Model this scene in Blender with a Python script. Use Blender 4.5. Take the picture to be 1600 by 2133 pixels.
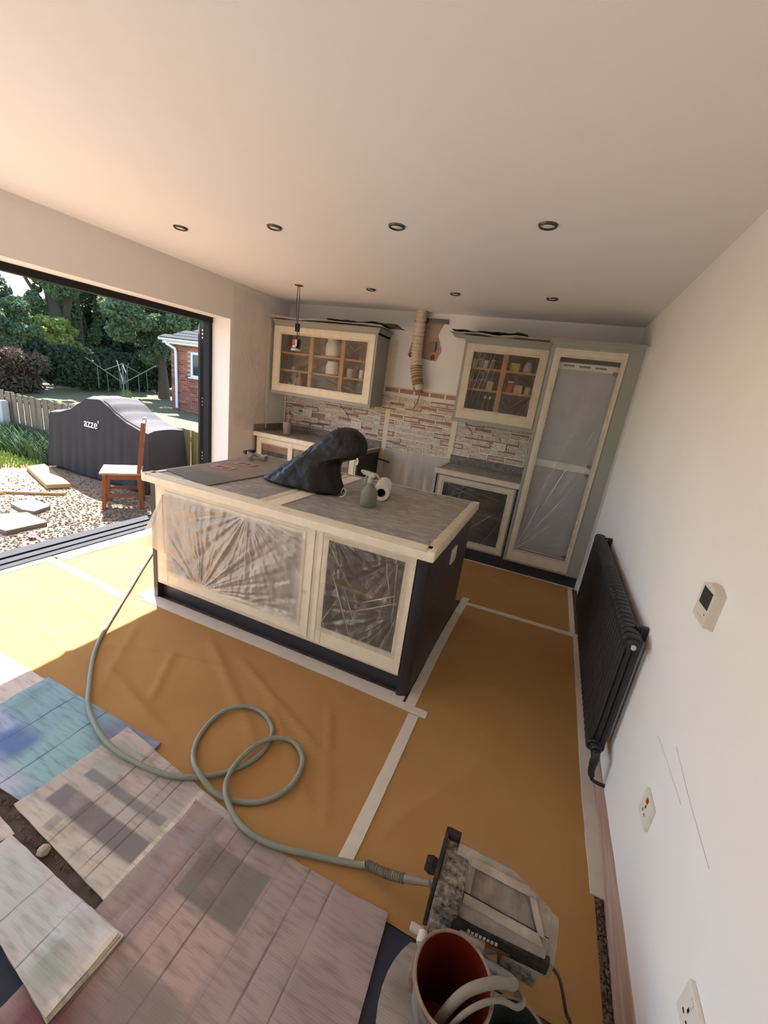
import bpy, bmesh, math, random
from mathutils import Vector, Matrix, noise
random.seed(7)
for o in list(bpy.data.objects): bpy.data.objects.remove(o)
S = bpy.context.scene
C = S.collection
# ------------------------------------------------------------------ camera, sky, sun, exposure
FPX = 853.77
cd = bpy.data.cameras.new('camera'); cam = bpy.data.objects.new('camera', cd); C.objects.link(cam)
cd.sensor_fit = 'VERTICAL'; cd.sensor_height = 36.0; cd.lens = 36.0*FPX/2133.0; cd.clip_start = .02; cd.clip_end = 300
r_ = Vector((0.91312416, 0.38620156, 0.13058566)); u_ = Vector((-0.22938899, 0.22191708, 0.94769906)); f_ = Vector((-0.33702367, 0.89532182, -0.29122824))
M4 = Matrix.Identity(4)
for i in range(3): M4[i][0] = r_[i]; M4[i][1] = u_[i]; M4[i][2] = -f_[i]
M4[0][3], M4[1][3], M4[2][3] = -0.5517, -4.7875, 1.6588
cam.matrix_world = M4
S.camera = cam
S.view_settings.view_transform = 'Standard'; S.view_settings.look = 'None'
S.view_settings.gamma = 1.0; S.view_settings.use_curve_mapping = False
S.view_settings.exposure = 1.08
SKY, SUN = 0.28, 12.0
w = bpy.data.worlds.new('sky'); S.world = w; w.use_nodes = True
nt = w.node_tree; bg = nt.nodes['Background']
sk = nt.nodes.new('ShaderNodeTexSky'); sk.sky_type = 'NISHITA'; sk.sun_disc = False
sk.sun_elevation = math.radians(47.5); sk.sun_rotation = math.radians(-55.5); sk.altitude = 50; sk.air_density = 1.0; sk.dust_density = .6; sk.ozone_density = 1.0
nt.links.new(sk.outputs[0], bg.inputs[0]); bg.inputs[1].default_value = SKY
sd = bpy.data.lights.new('sun', 'SUN'); so = bpy.data.objects.new('sun', sd); C.objects.link(so)
sd.energy = SUN; sd.angle = math.radians(.55); sd.color = (1.0, .975, .96)
so.location = (-20, 14, 26)
so.rotation_euler = Vector((.556, -.383, -.737)).to_track_quat('-Z', 'Y').to_euler()

# ------------------------------------------------------------------ helpers
def lin(c): return tuple((v/12.92 if v <= .04045 else ((v+.055)/1.055)**2.4) for v in (x/255 for x in c))
MATS = {}
def mat(name, col, rough=.6, col2=None, scale=20, amt=.5, bump=0, bscale=60, metal=0, spec=.3, detail=4, stretch=None, coat=0):
    """procedural principled material: two colours mixed by noise, plus bump"""
    m = bpy.data.materials.new(name); m.use_nodes = True; n = m.node_tree.nodes; L = m.node_tree.links
    b = n['Principled BSDF']; col = (*lin(col), 1)
    b.inputs['Base Color'].default_value = col; b.inputs['Roughness'].default_value = rough
    b.inputs['Metallic'].default_value = metal; b.inputs['Specular IOR Level'].default_value = spec
    if coat: b.inputs['Coat Weight'].default_value = coat
    tc = n.new('ShaderNodeTexCoord'); src = tc.outputs['Object']
    if stretch:
        mp = n.new('ShaderNodeMapping'); mp.inputs['Scale'].default_value = stretch; L.new(src, mp.inputs[0]); src = mp.outputs[0]
    if col2 is not None:
        t = n.new('ShaderNodeTexNoise'); t.inputs['Scale'].default_value = scale; t.inputs['Detail'].default_value = detail; L.new(src, t.inputs['Vector'])
        r = n.new('ShaderNodeMapRange'); r.inputs[1].default_value = .5-amt*.5; r.inputs[2].default_value = .5+amt*.5; L.new(t.outputs[0], r.inputs[0])
        x = n.new('ShaderNodeMix'); x.data_type = 'RGBA'; x.inputs[6].default_value = col; x.inputs[7].default_value = (*lin(col2), 1)
        L.new(r.outputs[0], x.inputs[0]); L.new(x.outputs[2], b.inputs['Base Color'])
    if bump:
        t2 = n.new('ShaderNodeTexNoise'); t2.inputs['Scale'].default_value = bscale; t2.inputs['Detail'].default_value = 5; L.new(src, t2.inputs['Vector'])
        bp = n.new('ShaderNodeBump'); bp.inputs['Strength'].default_value = bump; bp.inputs['Distance'].default_value = .01
        L.new(t2.outputs[0], bp.inputs['Height']); L.new(bp.outputs[0], b.inputs['Normal'])
    MATS[name] = m; return m
def film_mat(name, op0, op1, col, scale=9, stretch=(1, 1, .25), rough=.25):
    """thin polythene: see-through, partly milky, glossy"""
    m = bpy.data.materials.new(name); m.use_nodes = True; n = m.node_tree.nodes; L = m.node_tree.links
    n.remove(n['Principled BSDF']); out = n['Material Output']; c4 = (*lin(col), 1)
    tr = n.new('ShaderNodeBsdfTransparent'); df = n.new('ShaderNodeBsdfDiffuse'); tl = n.new('ShaderNodeBsdfTranslucent'); gl = n.new('ShaderNodeBsdfGlossy')
    df.inputs[0].default_value = c4; tl.inputs[0].default_value = c4; gl.inputs['Roughness'].default_value = rough; gl.inputs[0].default_value = (.9, .9, .9, 1)
    a = n.new('ShaderNodeMixShader'); a.inputs[0].default_value = .35; L.new(df.outputs[0], a.inputs[1]); L.new(tl.outputs[0], a.inputs[2])
    g = n.new('ShaderNodeMixShader'); g.inputs[0].default_value = .12; L.new(a.outputs[0], g.inputs[1]); L.new(gl.outputs[0], g.inputs[2])
    tc = n.new('ShaderNodeTexCoord'); mp = n.new('ShaderNodeMapping'); mp.inputs['Scale'].default_value = stretch; L.new(tc.outputs['Object'], mp.inputs[0])
    t = n.new('ShaderNodeTexNoise'); t.inputs['Scale'].default_value = scale; t.inputs['Detail'].default_value = 6; L.new(mp.outputs[0], t.inputs['Vector'])
    r = n.new('ShaderNodeMapRange'); r.inputs[1].default_value = .3; r.inputs[2].default_value = .7; r.inputs[3].default_value = op0; r.inputs[4].default_value = op1; L.new(t.outputs[0], r.inputs[0])
    f = n.new('ShaderNodeMixShader'); L.new(r.outputs[0], f.inputs[0]); L.new(tr.outputs[0], f.inputs[1]); L.new(g.outputs[0], f.inputs[2])
    L.new(f.outputs[0], out.inputs[0]); MATS[name] = m; return m
def card_mat(name, base, patches, wave_axis='Y', base2=None, crease=(), bump=.12, ctr=(0, 0)):
    """sprayed cardboard; patches: (x0,x1,y0,y1,colour,softness,weight) paint ghosts in object space; crease: (x, width) folded lines"""
    m = mat(name, base, .75, base2, 5, .9, 0); n = m.node_tree.nodes; L = m.node_tree.links; b = n['Principled BSDF']
    tc = n.new('ShaderNodeTexCoord'); nz = n.new('ShaderNodeTexNoise'); nz.inputs['Scale'].default_value = 14; L.new(tc.outputs['Object'], nz.inputs['Vector'])
    sp = n.new('ShaderNodeSeparateXYZ'); L.new(tc.outputs['Object'], sp.inputs[0])
    def mr(src, a, bb):
        q = n.new('ShaderNodeMapRange'); q.inputs[1].default_value = a; q.inputs[2].default_value = bb; L.new(src, q.inputs[0]); return q.outputs[0]
    def mul(a, bb):
        q = n.new('ShaderNodeMath'); q.operation = 'MULTIPLY'; L.new(a, q.inputs[0])
        if isinstance(bb, float): q.inputs[1].default_value = bb
        else: L.new(bb, q.inputs[1])
        return q.outputs[0]
    cur = b.inputs['Base Color'].links[0].from_socket if b.inputs['Base Color'].is_linked else None
    big = n.new('ShaderNodeTexNoise'); big.inputs['Scale'].default_value = 6; big.inputs['Detail'].default_value = 8; L.new(tc.outputs['Object'], big.inputs['Vector'])
    for (x0, x1, y0, y1, col, s, wt) in patches:
        x0 -= ctr[0]; x1 -= ctr[0]; y0 -= ctr[1]; y1 -= ctr[1]
        k = mul(mul(mr(sp.outputs[0], x0-s, x0+s), mr(sp.outputs[0], x1+s, x1-s)), mul(mr(sp.outputs[1], y0-s, y0+s), mr(sp.outputs[1], y1+s, y1-s)))
        k = mul(k, mul(mr(big.outputs[0], .1, .42), wt))
        x = n.new('ShaderNodeMix'); x.data_type = 'RGBA'; L.new(k, x.inputs[0]); x.inputs[7].default_value = (*lin(col), 1)
        if cur: L.new(cur, x.inputs[6])
        else: x.inputs[6].default_value = (*lin(base), 1)
        cur = x.outputs[2]
    dm = n.new('ShaderNodeMapping'); dm.inputs['Scale'].default_value = (9, 60, 9); L.new(tc.outputs['Object'], dm.inputs[0])
    dn_ = n.new('ShaderNodeTexNoise'); dn_.inputs['Scale'].default_value = 1.0; dn_.inputs['Detail'].default_value = 9; L.new(dm.outputs[0], dn_.inputs['Vector'])
    x = n.new('ShaderNodeMix'); x.data_type = 'RGBA'; x.inputs[7].default_value = (*(v*.42 for v in lin(base)), 1); L.new(mul(mr(dn_.outputs[0], .48, .8), .8), x.inputs[0])
    if cur: L.new(cur, x.inputs[6])
    else: x.inputs[6].default_value = (*lin(base), 1)
    cur = x.outputs[2]
    for (xc, wd, col) in crease:
        xc -= ctr[0]
        k = mul(mul(mr(sp.outputs[0], xc-wd, xc), mr(sp.outputs[0], xc+wd, xc)), mul(mr(big.outputs[0], .3, .55), .85))
        x = n.new('ShaderNodeMix'); x.data_type = 'RGBA'; L.new(k, x.inputs[0]); x.inputs[7].default_value = (*lin(col), 1)
        L.new(cur, x.inputs[6]); cur = x.outputs[2]
    L.new(cur, b.inputs['Base Color'])
    wv = n.new('ShaderNodeTexWave'); wv.bands_direction = wave_axis; wv.inputs['Scale'].default_value = 44; wv.inputs['Distortion'].default_value = 1.2; wv.inputs['Detail'].default_value = 3; L.new(tc.outputs['Object'], wv.inputs['Vector'])
    ad = n.new('ShaderNodeMath'); ad.operation = 'ADD'; L.new(wv.outputs[1], ad.inputs[0]); L.new(nz.outputs[0], ad.inputs[1])
    bp = n.new('ShaderNodeBump'); bp.inputs['Strength'].default_value = bump; bp.inputs['Distance'].default_value = .004; L.new(ad.outputs[0], bp.inputs['Height']); L.new(bp.outputs[0], b.inputs['Normal'])
    return m

class MB:
    def __init__(s): s.v = []; s.f = []
    def add(s, vs, fs):
        k = len(s.v); s.v += [tuple(p) for p in vs]; s.f += [tuple(i+k for i in f) for f in fs]; return s
    def box(s, x0, x1, y0, y1, z0, z1, b=0):
        if b <= 0:
            return s.add([(x0, y0, z0), (x1, y0, z0), (x1, y1, z0), (x0, y1, z0), (x0, y0, z1), (x1, y0, z1), (x1, y1, z1), (x0, y1, z1)],
                  [(3, 2, 1, 0), (4, 5, 6, 7), (0, 1, 5, 4), (1, 2, 6, 5), (2, 3, 7, 6), (3, 0, 4, 7)])
        bm = bmesh.new(); bmesh.ops.create_cube(bm, size=1)
        for v in bm.verts: v.co = ((x0+x1)/2+v.co.x*(x1-x0), (y0+y1)/2+v.co.y*(y1-y0), (z0+z1)/2+v.co.z*(z1-z0))
        bmesh.ops.bevel(bm, geom=list(bm.edges), offset=min(b, .49*min(x1-x0, y1-y0, z1-z0)), segments=2, profile=.7, affect='EDGES')
        bm.verts.index_update(); s.add([v.co for v in bm.verts], [[v.index for v in f.verts] for f in bm.faces]); bm.free(); return s
    def prism(s, pts, z0, z1, T=None):
        """polygon in XY extruded in Z; T maps (x,y,z)->world"""
        n = len(pts); vs = [(x, y, z0) for x, y in pts]+[(x, y, z1) for x, y in pts]
        if T: vs = [T(*p) for p in vs]
        return s.add(vs, [tuple(range(n-1, -1, -1)), tuple(range(n, 2*n))]+[(i, (i+1) % n, n+(i+1) % n, n+i) for i in range(n)])
    def tube(s, path, rad, n=10, closed=False, sub=0, cap=True):
        P = [Vector(p) for p in path]
        if sub: P = spline(P, sub)
        R = rad if callable(rad) else (lambda t: rad)
        m = len(P); up = None; rings = []
        for i, p in enumerate(P):
            t = (P[min(i+1, m-1)]-P[max(i-1, 0)]).normalized()
            if up is None: up = t.orthogonal().normalized()
            up = (up-t*up.dot(t)).normalized(); sd = t.cross(up); r = R(i/(m-1))
            rings.append([p+(up*math.cos(a)+sd*math.sin(a))*r for a in (2*math.pi*k/n for k in range(n))])
        vs = [q for g in rings for q in g]
        fs = [(i*n+k, i*n+(k+1) % n, (i+1)*n+(k+1) % n, (i+1)*n+k) for i in range(m-1) for k in range(n)]
        if cap: fs += [tuple(range(n-1, -1, -1)), tuple(range((m-1)*n, m*n))]
        return s.add(vs, fs)
    def lathe(s, prof, n=20, c=(0, 0, 0), axis='Z', cap=True):
        """profile of (r,z); closed at r=0"""
        vs = []; fs = []
        for r, z in prof:
            for k in range(n):
                a = 2*math.pi*k/n; x, y = r*math.cos(a), r*math.sin(a)
                q = (x, y, z) if axis == 'Z' else ((z, x, y) if axis == 'X' else (x, z, y))
                vs.append((c[0]+q[0], c[1]+q[1], c[2]+q[2]))
        m = len(prof)
        fs = [(i*n+k, i*n+(k+1) % n, (i+1)*n+(k+1) % n, (i+1)*n+k) for i in range(m-1) for k in range(n)]
        if cap and prof[0][0] > 1e-4: fs.append(tuple(range(n-1, -1, -1)))
        if cap and prof[-1][0] > 1e-4: fs.append(tuple(range((m-1)*n, m*n)))
        return s.add(vs, fs)
    def grid(s, fn, nu, nv):
        vs = [fn(i/nu, j/nv) for j in range(nv+1) for i in range(nu+1)]
        return s.add(vs, [(j*(nu+1)+i, j*(nu+1)+i+1, (j+1)*(nu+1)+i+1, (j+1)*(nu+1)+i) for j in range(nv) for i in range(nu)])
    def slab(s, fn, nu, nv, th):
        """grid sheet with thickness th in -Z"""
        top = [Vector(fn(i/nu, j/nv)) for j in range(nv+1) for i in range(nu+1)]
        k = len(top); W = nu+1
        vs = top+[p-Vector((0, 0, th)) for p in top]
        fs = []
        for j in range(nv):
            for i in range(nu):
                q = (j*W+i, j*W+i+1, (j+1)*W+i+1, (j+1)*W+i); fs.append(q); fs.append(tuple(k+a for a in reversed(q)))
        ring = [i for i in range(W)]+[j*W+nu for j in range(1, nv+1)]+[nv*W+i for i in range(nu-1, -1, -1)]+[j*W for j in range(nv-1, 0, -1)]
        for a, b in zip(ring, ring[1:]+ring[:1]): fs.append((b, a, k+a, k+b))
        return s.add(vs, fs)
def spline(P, sub):
    P = [Vector(p) for p in P]; out = []
    for i in range(len(P)-1):
        p0, p1, p2, p3 = P[max(i-1, 0)], P[i], P[i+1], P[min(i+2, len(P)-1)]
        for k in range(sub):
            t = k/sub
            out.append(.5*((2*p1)+(p2-p0)*t+(2*p0-5*p1+4*p2-p3)*t*t+(3*p1-p0-3*p2+p3)*t**3))
    out.append(P[-1]); return out
ORG = {}
def obj(name, mb, m, parent=None, smooth=False, local=False):
    me = bpy.data.meshes.new(name); off = Vector((0, 0, 0))
    if parent is not None and not local: off = ORG[parent.name]
    me.from_pydata([tuple(Vector(p)-off) for p in mb.v], [], mb.f); me.update()
    if smooth:
        me.polygons.foreach_set('use_smooth', [True]*len(me.polygons))
        try: me.set_sharp_from_angle(angle=math.radians(40))
        except Exception: pass
    me.materials.append(MATS[m] if isinstance(m, str) else m)
    o = bpy.data.objects.new(name, me); C.objects.link(o)
    if parent is not None: o.parent = parent; ORG[o.name] = ORG[parent.name]
    else: ORG[o.name] = Vector((0, 0, 0))
    return o
def tag(o, label, cat, group=None):
    o['label'] = label; o['category'] = cat
    if group: o['group'] = group
    return o
def one(name, mb, m, label, cat, group=None, smooth=False, kind=None):
    """single-mesh thing, origin moved to its base centre"""
    xs = [p[0] for p in mb.v]; ys = [p[1] for p in mb.v]; zs = [p[2] for p in mb.v]
    c = Vector(((min(xs)+max(xs))/2, (min(ys)+max(ys))/2, min(zs)))
    mb.v = [(p[0]-c.x, p[1]-c.y, p[2]-c.z) for p in mb.v]
    o = obj(name, mb, m, None, smooth); o.location = c; tag(o, label, cat, group)
    if kind: o['kind'] = kind
    return o
def thing(name, label, cat, loc, group=None, rz=0):
    o = bpy.data.objects.new(name, None); C.objects.link(o); o.location = loc; o.rotation_euler = (0, 0, rz); o.empty_display_size = .1
    ORG[o.name] = Vector(loc); return tag(o, label, cat, group)
def struct(name, mb, m, smooth=False):
    o = obj(name, mb, m, None, smooth); o['kind'] = 'structure'; return o
def B(*a, b=0): return MB().box(*a, b=b)
def inst(src, name, loc, parent=None, rz=0, scale=None, m=None):
    o = bpy.data.objects.new(name, src.data if hasattr(src, 'data') else src); C.objects.link(o)
    if parent is not None: o.parent = parent
    o.location = loc; o.rotation_euler = (0, 0, rz)
    if scale: o.scale = scale
    return o
def nz(x, y, z=0): return noise.noise(Vector((x, y, z)))

# ------------------------------------------------------------------ materials
mat('paint', (244, 241, 238), .85, (240, 236, 232), 3, .8, .06, 220)
mat('paint_right', (243, 240, 237), .8, (238, 233, 229), 2.2, .8, .06, 200)
mat('ceiling_paint', (248, 246, 244), .9, (246, 243, 240), 2, .8, .05, 260)
mat('bounce_pale', (236, 233, 228), .6, (228, 224, 218), 4, .8)  # invented pale finish for the unseen rear floor, reflects sun into the room
mat('concrete', (120, 104, 94), .95, (74, 62, 56), 14, .7, 1.0, 30, detail=8)
mat('bare_plaster', (196, 172, 158), .9, (160, 118, 98), 6, .6, .4, 30, stretch=(1, .5, 6))
mat("kraft", (180, 138, 88), .85, (170, 126, 77), 3, .9, .12, 26, spec=.05)
mat('floor_tape', (226, 214, 198), .7, (208, 194, 178), 12, .8, .1, 60)
mat('tape', (246, 234, 210), .65, (226, 211, 184), 16, .8, .15, 60)
mat('tape_grey', (228, 215, 192), .65, (206, 191, 166), 14, .8, .15, 60)
mat('sage', (164, 164, 153), .45, (158, 158, 147), 4, .6)
mat('charcoal', (56, 54, 58), .42, (50, 48, 52), 5, .6, .05, 80, spec=.4)
mat('oak', (190, 140, 92), .5, (166, 116, 70), 8, .8, stretch=(4, 4, .6))
mat('carcass', (140, 112, 92), .6, (126, 98, 80), 6, .6)
mat('carcass_dark', (92, 76, 68), .6, (80, 66, 60), 6, .6)
mat('granite', (92, 84, 82), .3, (150, 140, 134), 60, .4, 0, spec=.5, detail=8)
mat('worktop', (160, 154, 146), .4, (130, 125, 119), 5, .7, .08, 20, stretch=(1, 2.5, 1))
mat('fridge', (176, 176, 176), .4, (158, 158, 160), 6, .8, .05, 30)
mat('white_plastic', (228, 222, 212), .4)
mat('yellowed_plastic', (222, 212, 196), .4)
mat('brown_board', (150, 108, 78), .6, (126, 86, 60), 5, .7)
mat('black', (22, 22, 24), .45)
mat('screen', (60, 64, 62), .25, spec=.5)
mat('torn_paper', (182, 150, 132), .9, (156, 120, 102), 20, .7, .4, 60)
mat('adhesive', (242, 234, 224), .85, (226, 214, 202), 40, .8, .3, 120)
mat('adhesive_grey', (150, 144, 134), .9, (112, 104, 96), 20, .7, .4, 80)
mat('duct_white', (222, 208, 188), .6, (206, 188, 164), 12, .7)
mat('duct_rust', (172, 142, 102), .7, (128, 98, 62), 20, .7)
mat('rust', (150, 88, 66), .9, (116, 60, 44), 40, .6)
mat('grey_metal', (110, 104, 100), .4, metal=.7)
mat('radiator', (44, 43, 48), .4, (38, 37, 42), 6, .5, spec=.45)
mat('chrome', (200, 200, 200), .18, metal=1)
mat('bezel', (92, 88, 84), .3, metal=.8)
mat('lampglass', (236, 234, 230), .12, spec=.6)
mat('frame_black', (34, 34, 37), .6, spec=.2)
mat('track', (58, 58, 62), .7, (48, 48, 52), 9, .6, spec=.1)
mat('bag', (27, 25, 26), .42, (32, 30, 31), 6, .6, .3, 30, spec=.25)
mat('cover_fabric', (52, 48, 50), .75, (60, 56, 58), 4, .7, .12, 40, spec=.2)
mat('chair_wood', (150, 92, 58), .5, (120, 68, 40), 6, .8, .1, 40, stretch=(6, 6, 1))
mat('seat_wood', (176, 142, 114), .5, (158, 114, 84), 5, .8, .1, 40, stretch=(1, 8, 1))
mat('plank', (176, 148, 98), .7, (158, 130, 82), 6, .8, .1, 40, stretch=(8, 1, 1), spec=.1)
mat('slab', (132, 124, 118), .85, (112, 104, 98), 8, .8, .3, 50, spec=.1)
mat('yard_ground', (168, 140, 110), .95, (140, 112, 86), 5, .9, .8, 26, detail=10, spec=.1)
mat('gravel', (138, 130, 124), .9, (96, 90, 86), 14, .8, spec=.1)
mat('lawn', (122, 116, 84), .95, (96, 96, 66), 3, .8, .9, 40, detail=10)
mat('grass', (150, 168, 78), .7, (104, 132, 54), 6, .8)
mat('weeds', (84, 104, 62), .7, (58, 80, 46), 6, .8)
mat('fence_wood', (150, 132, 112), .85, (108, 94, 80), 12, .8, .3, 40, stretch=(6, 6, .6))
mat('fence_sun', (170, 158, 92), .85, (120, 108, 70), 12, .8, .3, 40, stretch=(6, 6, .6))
mat('concrete_post', (188, 188, 186), .85)
mat('brick_a', (158, 96, 78), .9, (138, 80, 66), 16, .8, .4, 50)
mat('brick_b', (134, 78, 68), .9, (112, 62, 56), 16, .8, .4, 50)
mat('brick_c', (176, 116, 92), .9, (150, 94, 76), 16, .8, .4, 50)
mat('mortar', (178, 160, 146), .95, bump=.3)
mat('slate', (56, 58, 64), .9, (40, 42, 48), 9, .8, .3, 40, spec=.1)
mat('gutter', (226, 222, 220), .4)
mat('upvc', (224, 230, 240), .35)
mat('pane', (52, 60, 66), .08, spec=.6)
mat('bark', (98, 88, 76), .95, (66, 58, 50), 10, .8, .8, 20, stretch=(3, 3, .6))
mat('airer', (96, 104, 102), .5, metal=.3)
mat('sprayer_body', (186, 172, 156), .85, (126, 114, 102), 16, .6, .6, 40, detail=10)
mat('sprayer_crust', (170, 156, 142), .95, (56, 48, 44), 60, .4, 1.0, 60, detail=12)
mat('sprayer_recess', (164, 150, 136), .9, (84, 74, 66), 14, .6, .5, 30, detail=10, stretch=(1.5, 1, 1))
mat('sprayer_dark', (70, 60, 54), .9, (34, 29, 27), 50, .5, .8, 60)
mat('label_orange', (176, 84, 50), .7, (96, 52, 36), 40, .7)
mat('label_pale', (206, 196, 184), .7)
mat('bucket_in', (112, 32, 18), .55, (84, 24, 14), 6, .8)
mat('bucket_out', (60, 52, 50), .6, (150, 140, 130), 14, .5, .4, 40)
mat('crust_rim', (170, 146, 128), .9, (120, 92, 78), 40, .6, .8, 60)
mat('dark_bucket', (40, 44, 42), .6, (66, 70, 66), 12, .7, .4, 50)
mat('dusty_hose', (152, 142, 128), .75, (124, 114, 102), 20, .8, .4, 60)
mat('green_hose', (150, 153, 138), .55, (128, 132, 118), 14, .8, .15, 60)
mat('hose_print', (60, 64, 60), .6)
mat('cable', (52, 48, 46), .5, (84, 76, 70), 20, .6)
mat('navy_mat', (54, 56, 70), .8, (46, 48, 60), 6, .8, .2, 90)
mat('stone', (196, 184, 164), .9, (164, 150, 130), 20, .8, .5, 30)
mat('rubble', (128, 106, 94), .95, (84, 68, 60), 30, .8, .8, 50)
mat('can_body', (206, 200, 196), .3, metal=.3)
mat('can_red', (196, 60, 44), .4)
mat('can_black', (26, 25, 25), .4)
mat('spray_bottle', (140, 138, 122), .5, (118, 116, 102), 10, .8, .25, 40)
mat('trigger', (196, 190, 178), .5, (140, 132, 120), 16, .7)
mat('paper_roll', (236, 222, 208), .8)
mat('cardboard_core', (88, 62, 50), .9)
mat('white_ceramic', (232, 228, 220), .3)
mat('orange_p', (214, 138, 60), .4); mat('green_p', (120, 140, 110), .4); mat('yellow_p', (222, 186, 66), .5); mat('red_p', (204, 74, 60), .4)
mat('beige_p', (196, 172, 128), .6); mat('glass_p', (176, 176, 172), .1, spec=.6); mat('dark_p', (70, 58, 52), .4)
mat('pot_film', (170, 158, 146), .5)
mat('warped_white', (206, 204, 194), .8, (170, 166, 156), 10, .8); mat('warped_dark', (74, 70, 66), .8, (110, 104, 98), 12, .6)
mat('stain_brown', (196, 168, 152), .9, (176, 142, 124), 16, .8)
mat('grey_mark', (206, 198, 190), .9)
film_mat('film_front', .62, .85, (238, 226, 210), 14, (1, 1, .25), .35); film_mat('film_clear', .1, .3, (222, 210, 194), 12, (1, 1, .2), .18); film_mat('film_tall', .12, .3, (214, 208, 202), 9, (1, 1, .2), .15)
film_mat('film_wall', .14, .3, (238, 230, 220), 9, (1, 1, .25), .15); film_mat('film_top', .25, .75, (216, 211, 204), 9, (1.4, 3.5, 1), .18); film_mat('film_white', .75, .95, (234, 228, 220))
film_mat('film_dim', .22, .42, (220, 208, 194), 22, (1, 1, .15), .2)
film_mat('film_fold', .3, .55, (238, 230, 220), 20, (1, 1, .3), .15)
film_mat('film_crease', .6, .85, (254, 251, 247), 20, (1, 1, .3), .12)
film_mat('film_flap', .55, .8, (232, 220, 204)); film_mat('glass', .04, .06, (200, 210, 210), rough=.02)
for nm, c1, c2 in (('leaf_dark', (74, 92, 70), (50, 68, 52)), ('leaf_mid', (116, 136, 96), (82, 106, 78)), ('leaf_light', (176, 186, 104), (130, 152, 82)), ('leaf_red', (120, 96, 84), (76, 76, 58))):
    m = mat(nm, c1, .55, c2, 1.2, .8); n = m.node_tree.nodes; L = m.node_tree.links; b = n['Principled BSDF']
    tl = n.new('ShaderNodeBsdfTranslucent'); mx = n.new('ShaderNodeMixShader'); mx.inputs[0].default_value = .3
    L.new(b.inputs['Base Color'].links[0].from_socket, tl.inputs[0]); L.new(b.outputs[0], mx.inputs[1]); L.new(tl.outputs[0], mx.inputs[2]); L.new(mx.outputs[0], n['Material Output'].inputs[0])

# ------------------------------------------------------------------ room shell
W_, H_, JY, TZ, RV = 4.0, 2.5, -1.04, 2.123, .26
YR = -7.4; OY = -5.9
struct('floor', MB().grid(lambda u, v: (-W_-.26+u*(W_+.26), YR+v*(-YR), .004*nz(u*90, v*160)-.004), 170, 290), 'concrete', True)
fr_ = struct('floor_rear_bounce', B(-W_-.06, 0, YR, -4.66, -.02, .004), 'bounce_pale')  # added out of view behind the camera as a reflector for bounce light
struct('ceiling', B(-W_-.36, .12, YR-.1, .12, H_, H_+.15), 'ceiling_paint')
struct('wall_right', B(0, .12, YR-.1, .12, -.15, H_), 'paint_right')
struct('wall_back', B(-W_-.36, 0, 0, .12, -.15, H_), 'paint')
wl = MB().box(-W_-.36, -W_, JY, 0, -.15, H_).box(-W_-.36, -W_, OY, JY, TZ, H_).box(-W_-.36, -W_, YR, OY, -.15, H_)
struct('wall_left', wl, 'paint')
wr = MB().box(-W_-.36, 0, YR-.1, YR, -.15, H_)
struct('wall_rear', wr, 'paint')
# bifold door frame and folded leaves
d1 = struct('door_1', MB().box(-W_-.33, -W_-.24, OY, JY+.02, TZ-.055, TZ+.01).box(-W_-.33, -W_-.25, JY-.045, JY+.01, 0, TZ), 'frame_black')
th = struct('trim_1', MB().box(-4.36, -4.06, OY, JY, -.1, .004).box(-4.33, -4.22, OY, JY, .004, .022).box(-4.20, -4.13, OY, JY, .004, .014), 'track')
dv = Vector((-.735, .678, 0)).normalized(); dn = Vector((.678, .735, 0)).normalized()
for k in range(3):
    c0 = Vector((-4.33, -1.135, 0))+dn*(.062*k)+dv*(.23 if k != 1 else .25)
    def T(x, y, z, c0=c0): return c0+dv*x+dn*y+Vector((0, 0, z))
    lf = MB()
    for (xa, xb, za, zb) in ((0, .075, .03, TZ-.06), (.66, .735, .03, TZ-.06), (.075, .66, .03, .13), (.075, .66, TZ-.16, TZ-.06)):
        lf.prism([(xa, 0), (xb, 0), (xb, .056), (xa, .056)], za, zb, T)
    lo = obj('door_leaf', lf, 'frame_black', d1)
    obj('pane', MB().prism([(.075, .022), (.66, .022), (.66, .034), (.075, .034)], .13, TZ-.16, T), 'glass', lo)
    hb = MB()
    for hz in (.55, 1.2, 1.95):
        for q in (-.04, 0, .04):
            hb.add(*(lambda p: ([p+Vector((a, b_, c_))*.011 for a, b_, c_ in ((1, 0, 0), (-1, 0, 0), (0, 1, 0), (0, -1, 0), (0, 0, 1), (0, 0, -1))], [(0, 2, 4), (2, 1, 4), (1, 3, 4), (3, 0, 4), (2, 0, 5), (1, 2, 5), (3, 1, 5), (0, 3, 5)]))(T(-.007, .03, hz+q)))
    obj('hinge', hb, 'chrome', lo)
# bare plaster band where the skirting was, on the right wall
def ptop(t): return .105+.05*min(1, t*1.6)+.006*nz(t*9, 3)
tb = MB()
N = 50
pts = [(-2.84-1.5*i/N, ptop(i/N)) for i in range(N+1)]
tb.add([(-.0045, y, z) for y, z in pts]+[(-.0045, y, 0) for y, z in pts]+[(0, y, z) for y, z in pts], [(i, i+1, N+2+i, N+1+i) for i in range(N)]+[(i+1, i, 2*N+2+i, 2*N+3+i) for i in range(N)])
struct('trim_2', tb, 'bare_plaster')

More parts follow.
